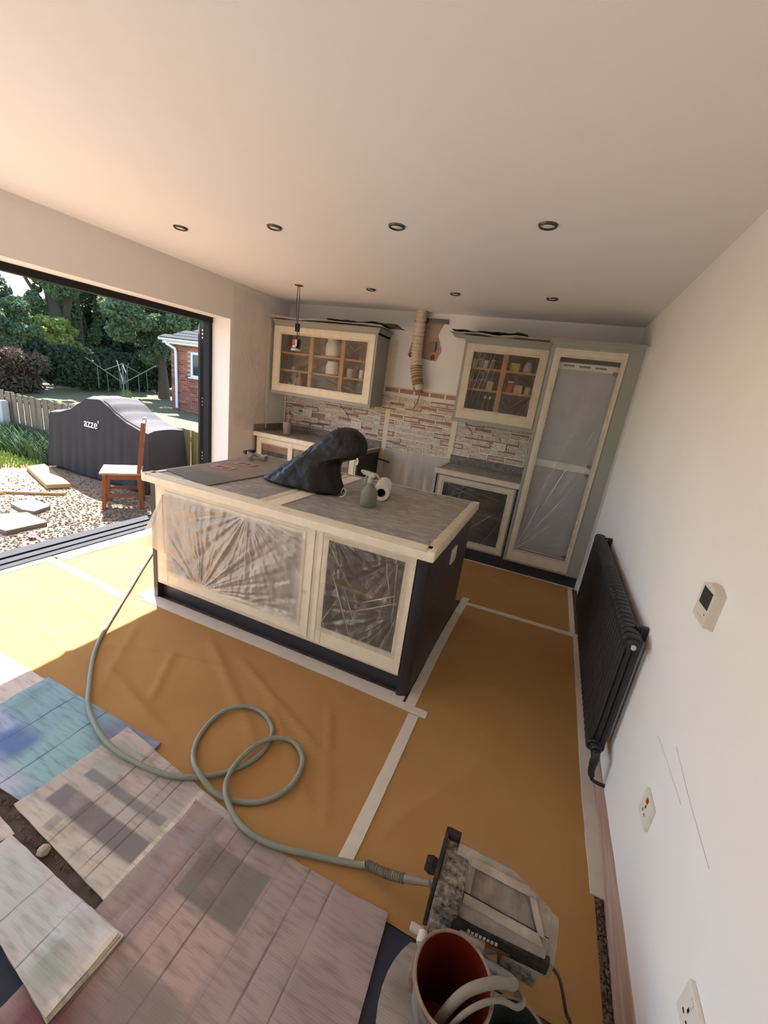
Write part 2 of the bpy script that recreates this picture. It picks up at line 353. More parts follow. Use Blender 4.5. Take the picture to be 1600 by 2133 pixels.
# ------------------------------------------------------------------ kitchen helpers
def strip(x0, x1, z0, z1, y, th=.0022, jag=.0025, seed=0):
    """tape strip in an XZ plane at y (front toward -y), slightly uneven long edges"""
    m = MB(); hor = (x1-x0) > (z1-z0); n = 14; A = []; Bq = []
    for i in range(n+1):
        t = i/n; j0 = jag*nz(seed+t*7, 1.3); j1 = jag*nz(seed+t*7, 9.1); w = .0012*nz(seed+t*5, 4.4)
        if hor: A.append((x0+t*(x1-x0), y-th+w, z0+j0)); Bq.append((x0+t*(x1-x0), y-th+w, z1+j1))
        else: A.append((x0+j0, y-th+w, z0+t*(z1-z0))); Bq.append((x1+j1, y-th+w, z0+t*(z1-z0)))
    V = A+Bq; k = n+1; V2 = [(p[0], y+.002, p[2]) for p in V]
    fs = []
    for i in range(n):
        q = (i, i+1, k+i+1, k+i) if hor else (i+1, i, k+i, k+i+1)
        fs.append(q); fs.append((i, 2*k+i, 2*k+i+1, i+1)); fs.append((k+i+1, 3*k+i+1, 3*k+i, k+i))
    fs += [(0, k, 3*k, 2*k), (n, 2*k+n, 3*k+n, k+n)]
    return m.add(V+V2, fs)
def pleat(u, v, g, aspect, n, amp, seed):
    """long folds radiating from gather point g: a function of the angle, fading with distance"""
    dx = (u-g[0])*aspect; dy = v-g[1]; r = math.hypot(dx, dy)+1e-4; a = math.atan2(dy, dx)
    k = math.exp(-r*1.1)*min(1, r*5); q = a*n*.24
    f = nz(q+seed, r*.5, seed)*1.3+.5*nz(q*2.3+seed, r*.7+3, seed)+.12*nz(q*5+seed, r*.9+7, seed)
    return amp*k*f*min(1, .35+r)
def film_xz(x0, x1, z0, z1, y, gathers, sag=.012, nx=110, nv=70, seed=0, rip=.0016):
    asp = (x1-x0)/(z1-z0)
    def fn(u, v):
        e = min(1, min(u, 1-u)*14, min(v, 1-v)*14); d = 0
        for g, n, amp in gathers: d += pleat(u, v, g, asp, n, amp, seed)
        d += rip*1.5*nz(u*asp*16+seed, v*1.6)+rip*.7*nz(u*asp*38+seed, v*4)+rip*.3*nz(u*asp*60+seed, v*30)
        d += sag*nz(u*2.2*asp+seed, v*1.6)
        return (x0+u*(x1-x0), y+d*e, z0+v*(z1-z0))
    return MB().grid(fn, nx, nv)
def folds(par, lines, T, m='film_fold', nm='film_fold'):
    """narrow doubled-over creases in the film; lines (a0,b0,a1,b1,width) in the film plane, T maps (a,b,lift)->world"""
    mb = MB(); n = 10
    for q, (a0, b0, a1, b1, w) in enumerate(lines):
        L_ = math.hypot(a1-a0, b1-b0); px, pz = -(b1-b0)/L_, (a1-a0)/L_; V = []
        for i in range(n+1):
            t = i/n; bow = .012*L_*nz(q*3.1+t*2, 5.5); k = w*.5*(math.sin(math.pi*min(1, .12+t*.95))**.6+.1); a = a0+(a1-a0)*t+px*bow; b = b0+(b1-b0)*t+pz*bow
            V += [T(a-px*k, b-pz*k, .001), T(a, b, .004), T(a+px*k, b+pz*k, .001)]
        mb.add(V, [(i*3+j, i*3+j+1, i*3+j+4, i*3+j+3) for i in range(n) for j in range(2)])
    return obj(nm, mb, m, par, True)
def face_frame(x0, x1, z0, z1, openings, y0, y1):
    """frame board with rectangular openings left to right, same plane"""
    m = MB(); xs = x0
    for (a, b, c, d) in openings:
        m.box(xs, a, y0, y1, z0, z1); m.box(a, b, y0, y1, z0, c); m.box(a, b, y0, y1, d, z1); xs = b
    m.box(xs, x1, y0, y1, z0, z1); return m
def tape_around(par, a, b, c, d, y, wd=.05, m='tape', out=None, seed=0):
    l, r, bt, tp = out if out else (wd, wd, wd, wd)
    obj('masking_tape', strip(a-l, b+r, d-.012, d+tp, y, seed=seed), m, par)
    obj('masking_tape', strip(a-l, b+r, c-bt, c+.012, y, seed=seed+1), m, par)
    obj('masking_tape', strip(a-l, a+.012, c-bt, d+tp, y-.0022, seed=seed+2), m, par)
    obj('masking_tape', strip(b-.012, b+r, c-bt, d+tp, y-.0022, seed=seed+3), m, par)
def crown(x0, x1, y, z0, par, m='sage', h=.048, out=.034, left=True, right=True, yb=-.003):
    """cornice mitred round the sides"""
    n = 6; ring = []
    for k in range(n+1):
        t = k/n; o = .006+out*(1-math.cos(t*math.pi/2)); ring.append((o, z0+h*t))
    mb = MB(); V = []
    for o, z in ring:
        xl = x0-(o if left else 0); xr = x1+(o if right else 0)
        V += [(xl, yb, z), (xl, y-o, z), (xr, y-o, z), (xr, yb, z)]
    fs = [(i*4+k, i*4+k+1, i*4+4+k+1, i*4+4+k) for i in range(n) for k in range(3)]
    fs += [(n*4, n*4+1, n*4+2, n*4+3), (3, 2, 1, 0)]
    obj('cornice', mb.add(V, fs), m, par)

# ------------------------------------------------------------------ wall cabinet beside the garden opening
def wall_cab(name, label, x0, x1, z0, z1, yf, op, stiles, shelves, carc, side_m, film, gathers, crl, crr, seed):
    t = thing(name, label, 'cabinet', ((x0+x1)/2, -yf/2, z0)); yb = -.002
    a, b, c, d = op
    car = MB().box(x0+.02, x1-.02, -.02, yb, z0+.02, z1-.02).box(x0+.018, x0+.03, -yf+.03, -.02, z0+.02, z1-.02).box(x1-.03, x1-.018, -yf+.03, -.02, z0+.02, z1-.02).box(x0+.03, x1-.03, -yf+.03, -.02, z0+.018, z0+.05).box(x0+.03, x1-.03, -yf+.03, -.02, z1-.03, z1-.018)
    obj('carcass', car, carc, t)
    obj('side_panel', B(x0, x0+.018, -yf+.022, yb, z0, z1), side_m, t); obj('side_panel', B(x1-.018, x1, -yf+.022, yb, z0, z1), side_m, t)
    obj('top_panel', B(x0, x1, -yf+.022, yb, z1-.018, z1), side_m, t); obj('bottom_panel', B(x0+.018, x1-.018, -yf+.022, yb, z0, z0+.018), side_m, t)
    obj('face_frame', face_frame(x0, x1, z0, z1, [op], -yf, -yf+.022), side_m, t)
    for s in stiles: obj('stile', B(s-.024, s+.024, -yf+.024, -yf+.045, z0+.05, z1-.03), 'oak', t)
    for s in shelves: obj('shelf', B(x0+.03, x1-.03, -yf+.046, -.021, s-.02, s), 'oak', t)
    crown(x0, x1, -yf, z1, t, side_m, left=crl, right=crr)
    obj('pelmet', B(x0-.006, x1+.006, -yf-.012, -yf+.012, z0-.018, z0+.02), side_m, t)
    obj('plastic_film', film_xz(a-.01, b+.01, c-.01, d+.01, -yf-.006, gathers, seed=seed), film, t, True)
    tape_around(t, a, b, c, d, -yf-.001, m='tape' if seed < 5 else 'tape_grey', out=(.095, .075, .085, .075) if seed < 5 else (.06, .062, .095, .062), seed=seed*10)
    return t
wc1 = wall_cab('wall_cabinet', 'sage wall cabinet taped round and filmed over, beside the garden opening', -3.957, -2.574, 1.411, 2.204, .35, (-3.855, -2.675, 1.513, 2.108), (-3.428, -3.005), (1.70, 1.902), 'carcass', 'sage', 'film_clear', [((.97, 1.03), 60, .03), ((.99, -.02), 50, .03)], False, True, 1)
obj('masking_tape', strip(-3.95, -2.60, 1.44, 1.47, -.3565, seed=77), 'tape', wc1)
obj('masking_tape', strip(-3.45, -2.98, 2.13, 2.17, -.3545, seed=78), 'tape', wc1)
wc2 = wall_cab('wall_cabinet', 'sage wall cabinet with creased film, against the tall fridge unit', -1.596, -.749, 1.422, 2.204, .352, (-1.505, -.838, 1.54, 2.122), (-1.168,), (1.762, 1.968), 'carcass_dark', 'sage', 'film_clear', [((.0, 1.1), 120, .035), ((1.0, .0), 60, .03), ((.3, -.05), 50, .015)], True, False, 6)
folds(wc2, [(-1.46, 2.11, -1.50, 1.60, .008), (-1.42, 2.11, -1.495, 1.56, .007), (-1.37, 2.11, -1.46, 1.56, .008), (-1.31, 2.10, -1.42, 1.57, .006), (-1.27, 2.10, -1.38, 1.56, .008), (-1.24, 2.0, -1.31, 1.6, .005), (-.86, 1.76, -1.08, 1.57, .006), (-.85, 1.72, -.95, 1.56, .006), (-.85, 1.76, -.87, 1.56, .006), (-.86, 1.78, -1.0, 1.7, .004)], lambda a, b, d: (a, -.362-d, b))
folds(wc1, [(-2.70, 1.92, -2.98, 1.62, .006), (-2.72, 1.86, -3.0, 1.58, .004), (-2.95, 2.09, -2.85, 2.0, .005), (-2.70, 2.08, -2.85, 1.98, .005), (-2.72, 1.64, -2.78, 1.53, .006)], lambda a, b, d: (a, -.36-d, b))
# items inside the wall cabinets
def jar(name, m, label, x, y, z, r, h, neck=.6, cat='jar', cap=None, group=None):
    t = thing(name, label, cat, (x, y, z), group)
    obj('body', MB().lathe([(0, 0), (r*.85, 0), (r, h*.08), (r, h*.7), (r*neck, h*.86), (r*neck, h), (0, h)], 18), m, t, True, local=True)
    if cap: obj('lid', MB().lathe([(0, h), (r*neck*1.1, h), (r*neck*1.1, h*1.14), (0, h*1.14)], 14), cap, t, True, local=True)
    return t
jar('storage_jar', 'white_ceramic', 'largest rounded white jar inside the cabinet beside the garden opening', -3.205, -.19, 1.902, .095, .2, .8)
jar('storage_jar', 'white_ceramic', 'white jar on the shelf below the largest white jar', -3.195, -.19, 1.70, .085, .155, .85)
jar('sauce_bottle', 'orange_p', 'orange bottle standing on the cabinet floor behind film', -3.65, -.2, 1.461, .035, .2, .45, 'bottle', 'orange_p')
jar('spice_jar', 'orange_p', 'small orange jar in the cabinet corner next to a white tub', -3.86, -.2, 1.461, .022, .09, .8, 'jar')
jar('spice_jar', 'white_ceramic', 'small white tub next to the small orange jar', -3.80, -.2, 1.461, .026, .09, .8, 'jar')
jar('squash_bottle', 'green_p', 'dull green bottle behind film between white tubs', -3.745, -.17, 1.461, .036, .2, .4, 'bottle')
jar('spice_jar', 'white_ceramic', 'white tub between the green and orange bottles', -3.71, -.24, 1.461, .024, .08, .8, 'jar')
t = thing('dish_stack', 'low white dishes stacked on the cabinet floor below the jars', 'dish', (-3.25, -.2, 1.461))
for k in range(3): obj('dish', MB().lathe([(0, .002+k*.02), (.05, .002+k*.02), (.1-.006*k, .022+k*.02), (.092-.006*k, .024+k*.02), (.045, .01+k*.02), (0, .01+k*.02)], 22), 'white_ceramic', t, True, local=True)
for x, lb in ((-2.955, 'pale mug beside the oak stile on the shelf behind creased film'), (-2.79, 'pale mug at the sage side wall of the cabinet behind creased film')): jar('mug', 'white_ceramic', lb, x, -.2, 1.70, .035, .1, .96, 'mug', group='mugs on the cabinet shelf')
def carton(name, m, label, x0, x1, y0, y1, z, h, cat='box'):
    t = thing(name, label, cat, ((x0+x1)/2, (y0+y1)/2, z)); obj('body', B(x0, x1, y0, y1, z, z+h, b=.006), m, t); obj('lid_flap', B(x0+.002, x1-.002, y0+.002, y1-.002, z+h, z+h+.006, b=.002), 'white_plastic', t)
carton('food_box', 'yellow_p', 'yellow food box on the top shelf next to a glass jar', -1.12, -1.03, -.25, -.16, 1.968, .075)
jar('glass_jar', 'glass_p', 'glass jar beside the yellow food box', -.95, -.2, 1.968, .045, .1, .75, 'jar', 'grey_metal')
jar('food_tin', 'red_p', 'red tin on the middle shelf behind film', -1.085, -.2, 1.762, .032, .1, .95, 'tin', 'white_plastic')
carton('food_box', 'beige_p', 'beige packet next to the red tin', -1.04, -.96, -.24, -.17, 1.762, .075)
jar('glass_jar', 'beige_p', 'short pale jar beside the beige packet', -.90, -.2, 1.762, .04, .07, .85, 'jar', 'grey_metal')
for x, lb in ((-1.315, 'dark white-capped bottle farther from the oak stile, on the cabinet floor'), (-1.262, 'dark white-capped bottle nearer the oak stile, on the cabinet floor')): jar('spice_bottle', 'dark_p', lb, x, -.22, 1.472, .022, .2, .5, 'bottle', 'white_plastic', 'white-capped bottles in the cabinet')
for k, x in enumerate((-1.48, -1.43, -1.37, -1.30)): carton('food_box', ('beige_p', 'dark_p', 'beige_p', 'brown_board')[k], ('pale carton at the end of the top shelf row', 'dark narrow carton between two pale cartons', 'pale carton next to the brown carton', 'brown carton by the oak stile on the top shelf')[k], x-.022, x+.022, -.25, -.14, 1.968, .075+.008*(k % 2))
for k, x in enumerate((-1.47, -1.385, -1.29)): carton('food_packet', ('brown_board', 'dark_p', 'beige_p')[k], ('brown packet at the end of the middle shelf', 'dark packet between brown and pale packets', 'pale packet near the stile on the middle shelf')[k], x-.03, x+.03, -.25, -.15, 1.762, .08+.01*(k % 2))
# warped offcuts lying on top of the cabinets
def warped(name, x0, x1, y0, y1, z, m, label, seed, lift=.015, grp=None):
    n = 60
    def fn(u, v): return (x0+u*(x1-x0), y0+v*(y1-y0)+.012*nz(u*6+seed, 2), z+.006+lift*(.5+nz(u*5+seed, v*2))*(1-v*.7)+.004*nz(u*20+seed, v*6))
    return one(name, MB().slab(fn, n, 6, .004), m, label, 'board', grp)
warped('warped_board', -3.985, -2.50, -.47, -.06, 2.254, 'warped_white', 'long warped white board lying on the cabinet beside the garden opening', 3, .022)
warped('warped_board', -3.2, -2.36, -.43, -.1, 2.279, 'warped_dark', 'dark warped sheet on the white board, overhanging towards the duct', 8, .02)
warped('warped_board', -1.76, -.80, -.46, -.08, 2.254, 'warped_white', 'pale warped board on the cabinet by the tall unit, overhanging the duct side', 13, .02)
warped('warped_board', -1.74, -1.0, -.44, -.1, 2.279, 'warped_dark', 'dark warped strip resting on the pale warped board', 17, .02)
# ------------------------------------------------------------------ tall fridge unit
tu = thing('tall_cabinet', 'tall sage cabinet housing a grey fridge behind taped clear film', 'cabinet', (-.39, -.32, 0)); D = .646
obj('side_panel', B(-.748, -.728, -D, -.002, .13, 2.204), 'sage', tu); obj('side_panel', B(-.132, -.026, -D, -.002, .13, 2.204), 'sage', tu)
obj('carcass', MB().box(-.728, -.132, -.03, -.002, .13, 2.204).box(-.728, -.132, -D+.02, -.03, .13, .15).box(-.728, -.132, -D+.02, -.03, 2.18, 2.204), 'carcass_dark', tu)
obj('face_frame', face_frame(-.728, -.132, .13, 2.204, [(-.672, -.168, .262, 2.118)], -D+.002, -D+.02), 'sage', tu)
obj('plinth', B(-.748, -.026, -D+.045, -D+.065, 0, .13), 'charcoal', tu)
crown(-.748, -.03, -D, 2.204, tu, left=True, right=False, yb=-.395)
obj('top_panel', B(-.748, -.026, -.3945, -.002, 2.204, 2.216), 'sage', tu)
obj('plastic_film', film_xz(-.682, -.158, .252, 2.128, -D-.006, [((.03, .0), 40, .02), ((.9, .52), 26, .012)], seed=31, nx=70, nv=160, rip=.001, sag=.006), 'film_tall', tu, True)
tape_around(tu, -.672, -.168, .262, 2.118, -D-.001, m='tape_grey', out=(.045, .03, .11, .06), seed=300)
folds(tu, [(-.655, .285, -.32, 1.32, .014), (-.65, .285, -.22, 1.10, .012), (-.645, .29, -.40, .60, .010), (-.65, .29, -.5, .9, .008), (-.63, .28, -.3, .72, .006), (-.655, .30, -.6, .8, .006), (-.30, 1.33, -.2, 1.62, .006), (-.5, 1.05, -.42, 1.4, .005)], lambda a, b, d: (a, -D-.010-d, b))
fr = thing('fridge_freezer', 'grey built-in fridge freezer standing inside the tall sage cabinet', 'fridge', (-.42, -.3, .15))
obj('body', B(-.70, -.14, -.585, -.04, .1505, 2.075), 'fridge', fr)
obj('fridge_door', B(-.695, -.165, -.612, -.586, 1.20, 2.015, b=.006), 'fridge', fr)
obj('freezer_door', B(-.695, -.165, -.612, -.586, .285, 1.128, b=.006), 'fridge', fr)
obj('centre_rail', B(-.695, -.168, -.606, -.586, 1.14, 1.188), 'white_plastic', fr)
vg = obj('vent_grille', MB().box(-.695, -.165, -.604, -.586, 2.022, 2.07), 'white_plastic', fr)
for k in range(3): obj('slot', B(-.62+.13*k, -.53+.13*k, -.607, -.603, 2.038, 2.054), 'grey_metal', vg)
for z in (1.135, 1.195, 2.018, .28): obj('door_trim', B(-.695, -.168, -.618, -.611, z-.004, z+.004), 'white_plastic', fr)
for z in (1.12, 1.205, 2.012, .305): obj('hinge', MB().box(-.215, -.175, -.626, -.612, z-.014, z+.014, b=.004).box(-.2, -.186, -.632, -.62, z-.02, z+.006), 'grey_metal', fr)
one('timber_board', B(-.726, -.134, -.624, -.588, .1505, .272, b=.004), 'brown_board', 'brown timber rail under the fridge inside the tall cabinet', 'board')

struct('trim_3', B(-.0258, 0, -.63, 0, 0, 2.25), 'paint')
# ------------------------------------------------------------------ base units and worktops at the back
def base_unit(name, label, x0, x1, openings, side_m, seed, film, endp=None, tm='tape'):
    t = thing(name, label, 'cabinet', ((x0+x1)/2, -.3, 0)); y = -.598
    obj('carcass', MB().box(x0+.018, x1-.018, -.03, -.004, .13, .87).box(x0+.018, x1-.018, y+.02, -.03, .13, .15).box(x0+.018, x1-.018, y+.02, -.03, .5, .518), 'carcass_dark', t)
    obj('side_panel', B(x0, x0+.018, y, -.004, 0, .87), endp or side_m, t); obj('side_panel', B(x1-.018, x1, y, -.004, 0, .87), endp or side_m, t)
    obj('face_frame', face_frame(x0+.018, x1-.018, .13, .87, openings, y, y+.02), side_m, t)
    for k, (a, b, c, d) in enumerate(openings):
        obj('plastic_film', film_xz(a-.008, b+.008, c-.008, d+.008, y-.006, [((.4, 1.05), 60, .025), ((.0, .5), 60, .025)], seed=seed+k, nx=70, nv=60), film, t, True)
        tape_around(t, a, b, c, d, y-.001, m=tm, out=(.045, .05, .05, .05), seed=seed*20+k*5)
    return t
b2 = base_unit('base_cabinet', 'sage base cabinet with dark film front next to the tall fridge unit', -1.60, -.75, [(-1.516, -.832, .20, .80)], 'sage', 41, 'film_clear', 'charcoal', 'tape_grey')
folds(b2, [(-1.5, .78, -1.0, .66, .006), (-1.3, .78, -.86, .70, .005), (-1.5, .60, -1.2, .78, .005), (-1.2, .3, -.9, .6, .006), (-1.0, .22, -.85, .5, .004)], lambda a, b, d: (a, -.608-d, b))
obj('plinth', B(-1.60, -.75, -.601, -.581, 0, .13), 'charcoal', b2)
b1 = base_unit('base_cabinet', 'base cabinet with taped drawer fronts beside the garden opening', -3.97, -2.53, [(-3.885, -3.465, .22, .80), (-3.425, -2.62, .22, .81)], 'tape_grey', 51, 'film_clear', 'charcoal')
obj('drawer_front', B(-3.86, -3.49, -.592, -.58, .70, .795, b=.004), 'carcass', b1); obj('drawer_front', B(-3.40, -2.66, -.592, -.58, .70, .80, b=.004), 'carcass', b1)
obj('rail', B(-3.85, -3.5, -.603, -.592, .775, .79), 'oak', b1)
obj('plinth', B(-3.97, -2.53, -.55, -.53, 0, .13), 'charcoal', b1)
def worktop(name, label, x0, x1, ups, fm, seed):
    t = thing(name, label, 'worktop', ((x0+x1)/2, -.3, .872))
    obj('slab', B(x0, x1, -.622, -.003, .872, .911, b=.004), 'worktop', t)
    obj('upstand', B(x0 if ups is None else ups, x1, -.024, -.003, .911, 1.0, b=.002), 'granite', t)
    obj('plastic_film', MB().grid(lambda u, v: (x0+.01+u*(x1-x0-.02), -.61+v*.58, .913+.003*(1+nz(u*9+seed, v*5))), 60, 24), fm, t, True)
    obj('masking_tape', strip(x0-.002, x1+.002, .868, .916, -.6225, seed=seed), 'tape' if seed < 70 else 'tape_grey', t)
    tp = MB().slab(lambda u, v: (x0+u*(x1-x0), -.6215+v*.03, .9185+.001*nz(u*30, v)), 30, 1, .002)
    obj('masking_tape', tp, 'tape' if seed < 70 else 'tape_grey', t)
    return t
w1 = worktop('worktop', 'worktop under dusty film with granite upstand beside the garden opening', -3.985, -2.515, None, 'film_top', 61)
obj('upstand', B(-3.996, -3.978, -.62, -.03, .911, 1.0, b=.002), 'granite', w1)
w2 = worktop('worktop', 'short worktop under film with granite upstand next to the tall fridge unit', -1.614, -.750, None, 'film_top', 71)
obj('masking_tape', MB().slab(lambda u, v: (-1.618+u*.03, -.62+v*.6, .9195), 2, 8, .003), 'tape_grey', w2)
obj('masking_tape', MB().slab(lambda u, v: (-2.545+u*.034, -.62+v*.6, .9195), 2, 8, .003), 'tape', w1)
# utensil pot under film
up = thing('utensil_pot', 'grey utensil pot under film in the worktop corner beside the garden opening', 'pot', (-3.68, -.36, .9195))
obj('pot', MB().lathe([(0, 0), (.045, 0), (.058, .15), (.054, .15), (.042, .01), (0, .01)], 20), 'pot_film', up, True, local=True)
for k, (dx, dy, l) in enumerate(((-.04, .01, .27), (.03, -.02, .25), (.0, .03, .28), (.045, .02, .26))):
    obj('utensil', MB().tube([(dx*.4, dy*.4, .02), (dx*1.0, dy, l-.05), (dx*1.1, dy*1.1, l)], lambda t: .006+.008*(t > .7), 8), ('grey_metal', 'pot_film', 'carcass', 'grey_metal')[k], up, local=True)

# ------------------------------------------------------------------ stripped tile adhesive on the back wall
sp_ = struct('wall_splashback', MB().box(-3.98, -2.57, -.0022, 0, 1.0, 1.40).box(-2.57, -1.60, -.0022, 0, .93, 1.665).box(-1.60, -.76, -.0022, 0, 1.0, 1.415), 'torn_paper')
def patch_mesh(seed, miss):
    m = MB(); R = random.Random(seed); TW, TH = .198, .068; n = 10
    rows = [i for i in range(4) if R.random() > miss]
    for i in rows:
        zc = .0085+i*.017; a = R.uniform(0, .015); b = TW-R.uniform(0, .015); h = R.uniform(.0058, .0078); tilt = R.uniform(-.002, .002)
        A = []; Q = []
        for k in range(n+1):
            t = k/n; x = a+(b-a)*t; c = zc+tilt*(t-.5)*2+.0014*nz(seed*3+i*5+t*4, .5); hh = h*(.75+.6*nz(seed+i*9+t*5, 2.2))
            A.append((x, -.0052, c-hh)); Q.append((x, -.0052, c+hh))
        k1 = n+1; V = A+Q+[(p[0], -.001, p[2]-.001) for p in A]+[(p[0], -.001, p[2]+.001) for p in Q]
        m.add(V, [(q, q+1, k1+q+1, k1+q) for q in range(n)]+[(2*k1+q, 2*k1+q+1, q+1, q) for q in range(n)]+[(k1+q, k1+q+1, 3*k1+q+1, 3*k1+q) for q in range(n)])
    if R.random() > .25: m.box(TW-.006, TW+.007, -.0055, -.001, 0, TH)
    if R.random() > .3: m.box(0, TW, -.005, -.001, -.0035, .0025)
    me = bpy.data.meshes.new('adhesive_patch'); me.from_pydata(m.v, [], m.f); me.materials.append(MATS['adhesive']); return me
PM = [patch_mesh(k, .1 if k < 10 else .5) for k in range(14)]
R2 = random.Random(5)
def rows(x0, x1, z0, z1):
    z = z0; j = 0
    while z+.064 <= z1:
        x = x0-(.1015 if j % 2 else 0)
        while x < x1-.03:
            a = max(x, x0); b = min(x+.203, x1)
            if b-a > .03 and R2.random() > .03:
                o = bpy.data.objects.new('adhesive_patch', R2.choice(PM)); C.objects.link(o); o.parent = sp_; o.location = (a, -.001, z); o.scale = ((b-a)/.203, 1, 1)
            x += .203
        z += .069; j += 1
rows(-3.97, -2.57, 1.005, 1.42); rows(-2.57, -1.60, .94, 1.60); rows(-1.60, -.76, 1.005, 1.42)
obj('adhesive_bed', B(-2.57, -1.6, -.0032, -.001, 1.562, 1.662), 'adhesive', sp_)
for k in range(5):
    o = obj('adhesive_bed', B(-2.55+.19*k, -2.38+.19*k, -.0055, -.001, 1.606, 1.654, b=.001), 'torn_paper', sp_)
gm = MB()
def blob(cx, cz, rx, rz, seed, n=26, y=-.006):
    P = [(cx+rx*math.cos(a)*(1+.35*nz(seed+math.cos(a)*2, math.sin(a)*2)), cz+rz*math.sin(a)*(1+.4*nz(seed+math.cos(a)*3, math.sin(a)*3+5))) for a in (2*math.pi*k/n for k in range(n))]
    return MB().prism(P, .001, -y, lambda x, z, d: (x, -d, z))
obj('filler_patch', blob(-3.83, 1.2, .13, .09, 4), 'adhesive_grey', sp_); obj('filler_patch', blob(-3.50, 1.07, .2, .035, 9), 'adhesive_grey', sp_); obj('filler_patch', blob(-3.15, 1.06, .15, .03, 15), 'adhesive_grey', sp_)
obj('torn_patch', blob(-3.55, 1.35, .07, .05, 21), 'stain_brown', sp_); obj('torn_patch', blob(-3.3, 1.12, .14, .04, 25), 'stain_brown', sp_); obj('torn_patch', blob(-1.95, 1.02, .06, .05, 28), 'stain_brown', sp_)
# cream tape ribbons either side of the cooker bay
def vtape(x0, x1, z0, z1, y, label, seed, m='tape'):
    return one('masking_tape', strip(x0, x1, z0, z1, y, .0012, .004, seed), m, label, 'tape', 'tape ribbons on the back wall')
vtape(-2.568, -2.46, 1.38, 2.19, -.001, 'wide cream tape ribbon on the back wall beside the cabinet by the garden', 201)
vtape(-1.665, -1.602, .95, 2.15, -.007, 'cream tape ribbon on the back wall beside the cabinet by the tall unit', 203)
vtape(-2.51, -2.45, .93, 1.40, -.007, 'cream tape ribbon running down the wall from the garden side cabinet to the cooker gap', 205)
vtape(-2.53, -2.45, .45, .93, -.001, 'short cream tape ribbon at the end of the garden side worktop', 207)
# white sheet hung behind the cooker gap
def shf(u, v):
    x = -2.46+u*.86; z = .02+v*(.93-.05*abs(u-.5)); k = u*u
    return (x, -.012-.02*(1-v)*abs(nz(u*6, v*1.5))-.03*k*(1-v)*abs(math.sin(u*22+v*2)), z)
ws = one('plastic_sheet', MB().grid(shf, 70, 40), 'film_white', 'white plastic sheet hung over the wall in the cooker gap', 'plastic sheet', None, True)
# sockets
def socket(name, label, loc, face, wd=.146, hh=.086, m='white_plastic', double=True, red=False, grp=None):
    """face: 'y' = on back wall facing -y, 'x' = on right wall facing -x"""
    t = thing(name, label, 'socket', loc, grp)
    T = (lambda a, d, z: (a, -d, z)) if face == 'y' else (lambda a, d, z: (-d, -a, z))
    def bx(a0, a1, d0, d1, z0, z1, b=0):
        m_ = MB().box(a0, a1, d0, d1, z0, z1, b=b); m_.v = [T(*p) for p in m_.v]
        m_.f = [tuple(reversed(f)) for f in m_.f]; return m_
    obj('face_plate', bx(-wd/2, wd/2, 0, .011, -hh/2, hh/2, .003), m, t, local=True)
    cs = ((-wd/4, 1), (wd/4, 1)) if double else ((0, 1),)
    for c, _ in cs:
        q = 1.0
        for (a, z, w_, h_) in ((0, .006, .006, .011), (-.011, -.016, .009, .005), (.011, -.016, .009, .005)):
            obj('pin_slot', bx(c+a-w_/2, c+a+w_/2, .0105, .0118, z-h_/2, z+h_/2), 'black', t, local=True)
        obj('rocker', bx(c-.007+.0, c+.007, .0105, .0145, .022, .038, .002), 'can_red' if red else m, t, local=True)
    return t
socket('wall_socket', 'double socket on the bare wall in the corner near the garden opening', (-3.62, -.008, 1.19), 'y')
socket('wall_socket', 'double socket among the adhesive ridges beside the cooker gap', (-2.885, -.008, 1.145), 'y')
socket('wall_socket', 'double socket above the short worktop by the tall unit', (-1.09, -.008, 1.18), 'y')
# exposed wires on the back wall
def wire(name, pts, label, r=.0035, m='cable'):
    return one(name, MB().tube(pts, r, 7, sub=5), m, label, 'wire', None, True)
wire('loose_wire', [(-3.05, -.2, 1.41), (-3.06, -.12, 1.34), (-3.02, -.04, 1.27), (-3.0, -.015, 1.2)], 'thin wire dangling under the cabinet beside the garden opening')
wire('loose_wire', [(-1.47, -.2, 1.425), (-1.48, -.12, 1.37), (-1.43, -.04, 1.31), (-1.41, -.015, 1.26)], 'thin wire dangling under the cabinet by the tall unit')
wire('loose_wire', [(-2.55, -.05, .80), (-2.5, -.09, .79), (-2.42, -.11, .79), (-2.33, -.12, .775)], 'black wire poking from the wall by the cooker gap', .008, 'black')
wire('loose_wire', [(-2.2, -.01, 1.68), (-2.1, -.05, 1.62), (-2.12, -.05, 1.5), (-2.16, -.02, 1.45)], 'bare tan wires hanging below the flexible duct', .006, 'duct_rust')
# flexible duct with its bracket and torn plaster
dt = thing('extractor_duct', 'ribbed white flexible duct hanging from the ceiling over the cooker gap', 'duct', (-2.18, -.09, 1.65))
P = spline([(-2.20, -.09, 2.499), (-2.198, -.09, 2.25), (-2.19, -.09, 2.05), (-2.17, -.095, 1.9), (-2.135, -.10, 1.78)], 40)
def rib(t): return .060+.0045*math.sin(t*2*math.pi*22)*(1 if t < .62 else 1.3)
obj('ribbed_hose', MB().tube(P, rib, 22, cap=False), 'duct_white', dt, True)
P2 = spline([(-2.175, -.094, 1.92), (-2.15, -.1, 1.83), (-2.115, -.1, 1.72)], 30)
obj('torn_end', MB().tube(P2, lambda t: .0615+.006*math.sin(t*2*math.pi*7), 20, cap=False), 'duct_rust', dt, True)
obj('collar', MB().tube([(-2.118, -.1, 1.73), (-2.095, -.1, 1.66)], .056, 20, cap=False), 'duct_white', dt, True)
obj('tie_strand', MB().tube([(-2.15, -.155, 1.69), (-2.12, -.165, 1.655), (-2.07, -.15, 1.665), (-2.04, -.1, 1.65)], .006, 8, sub=5), 'duct_rust', dt, True)
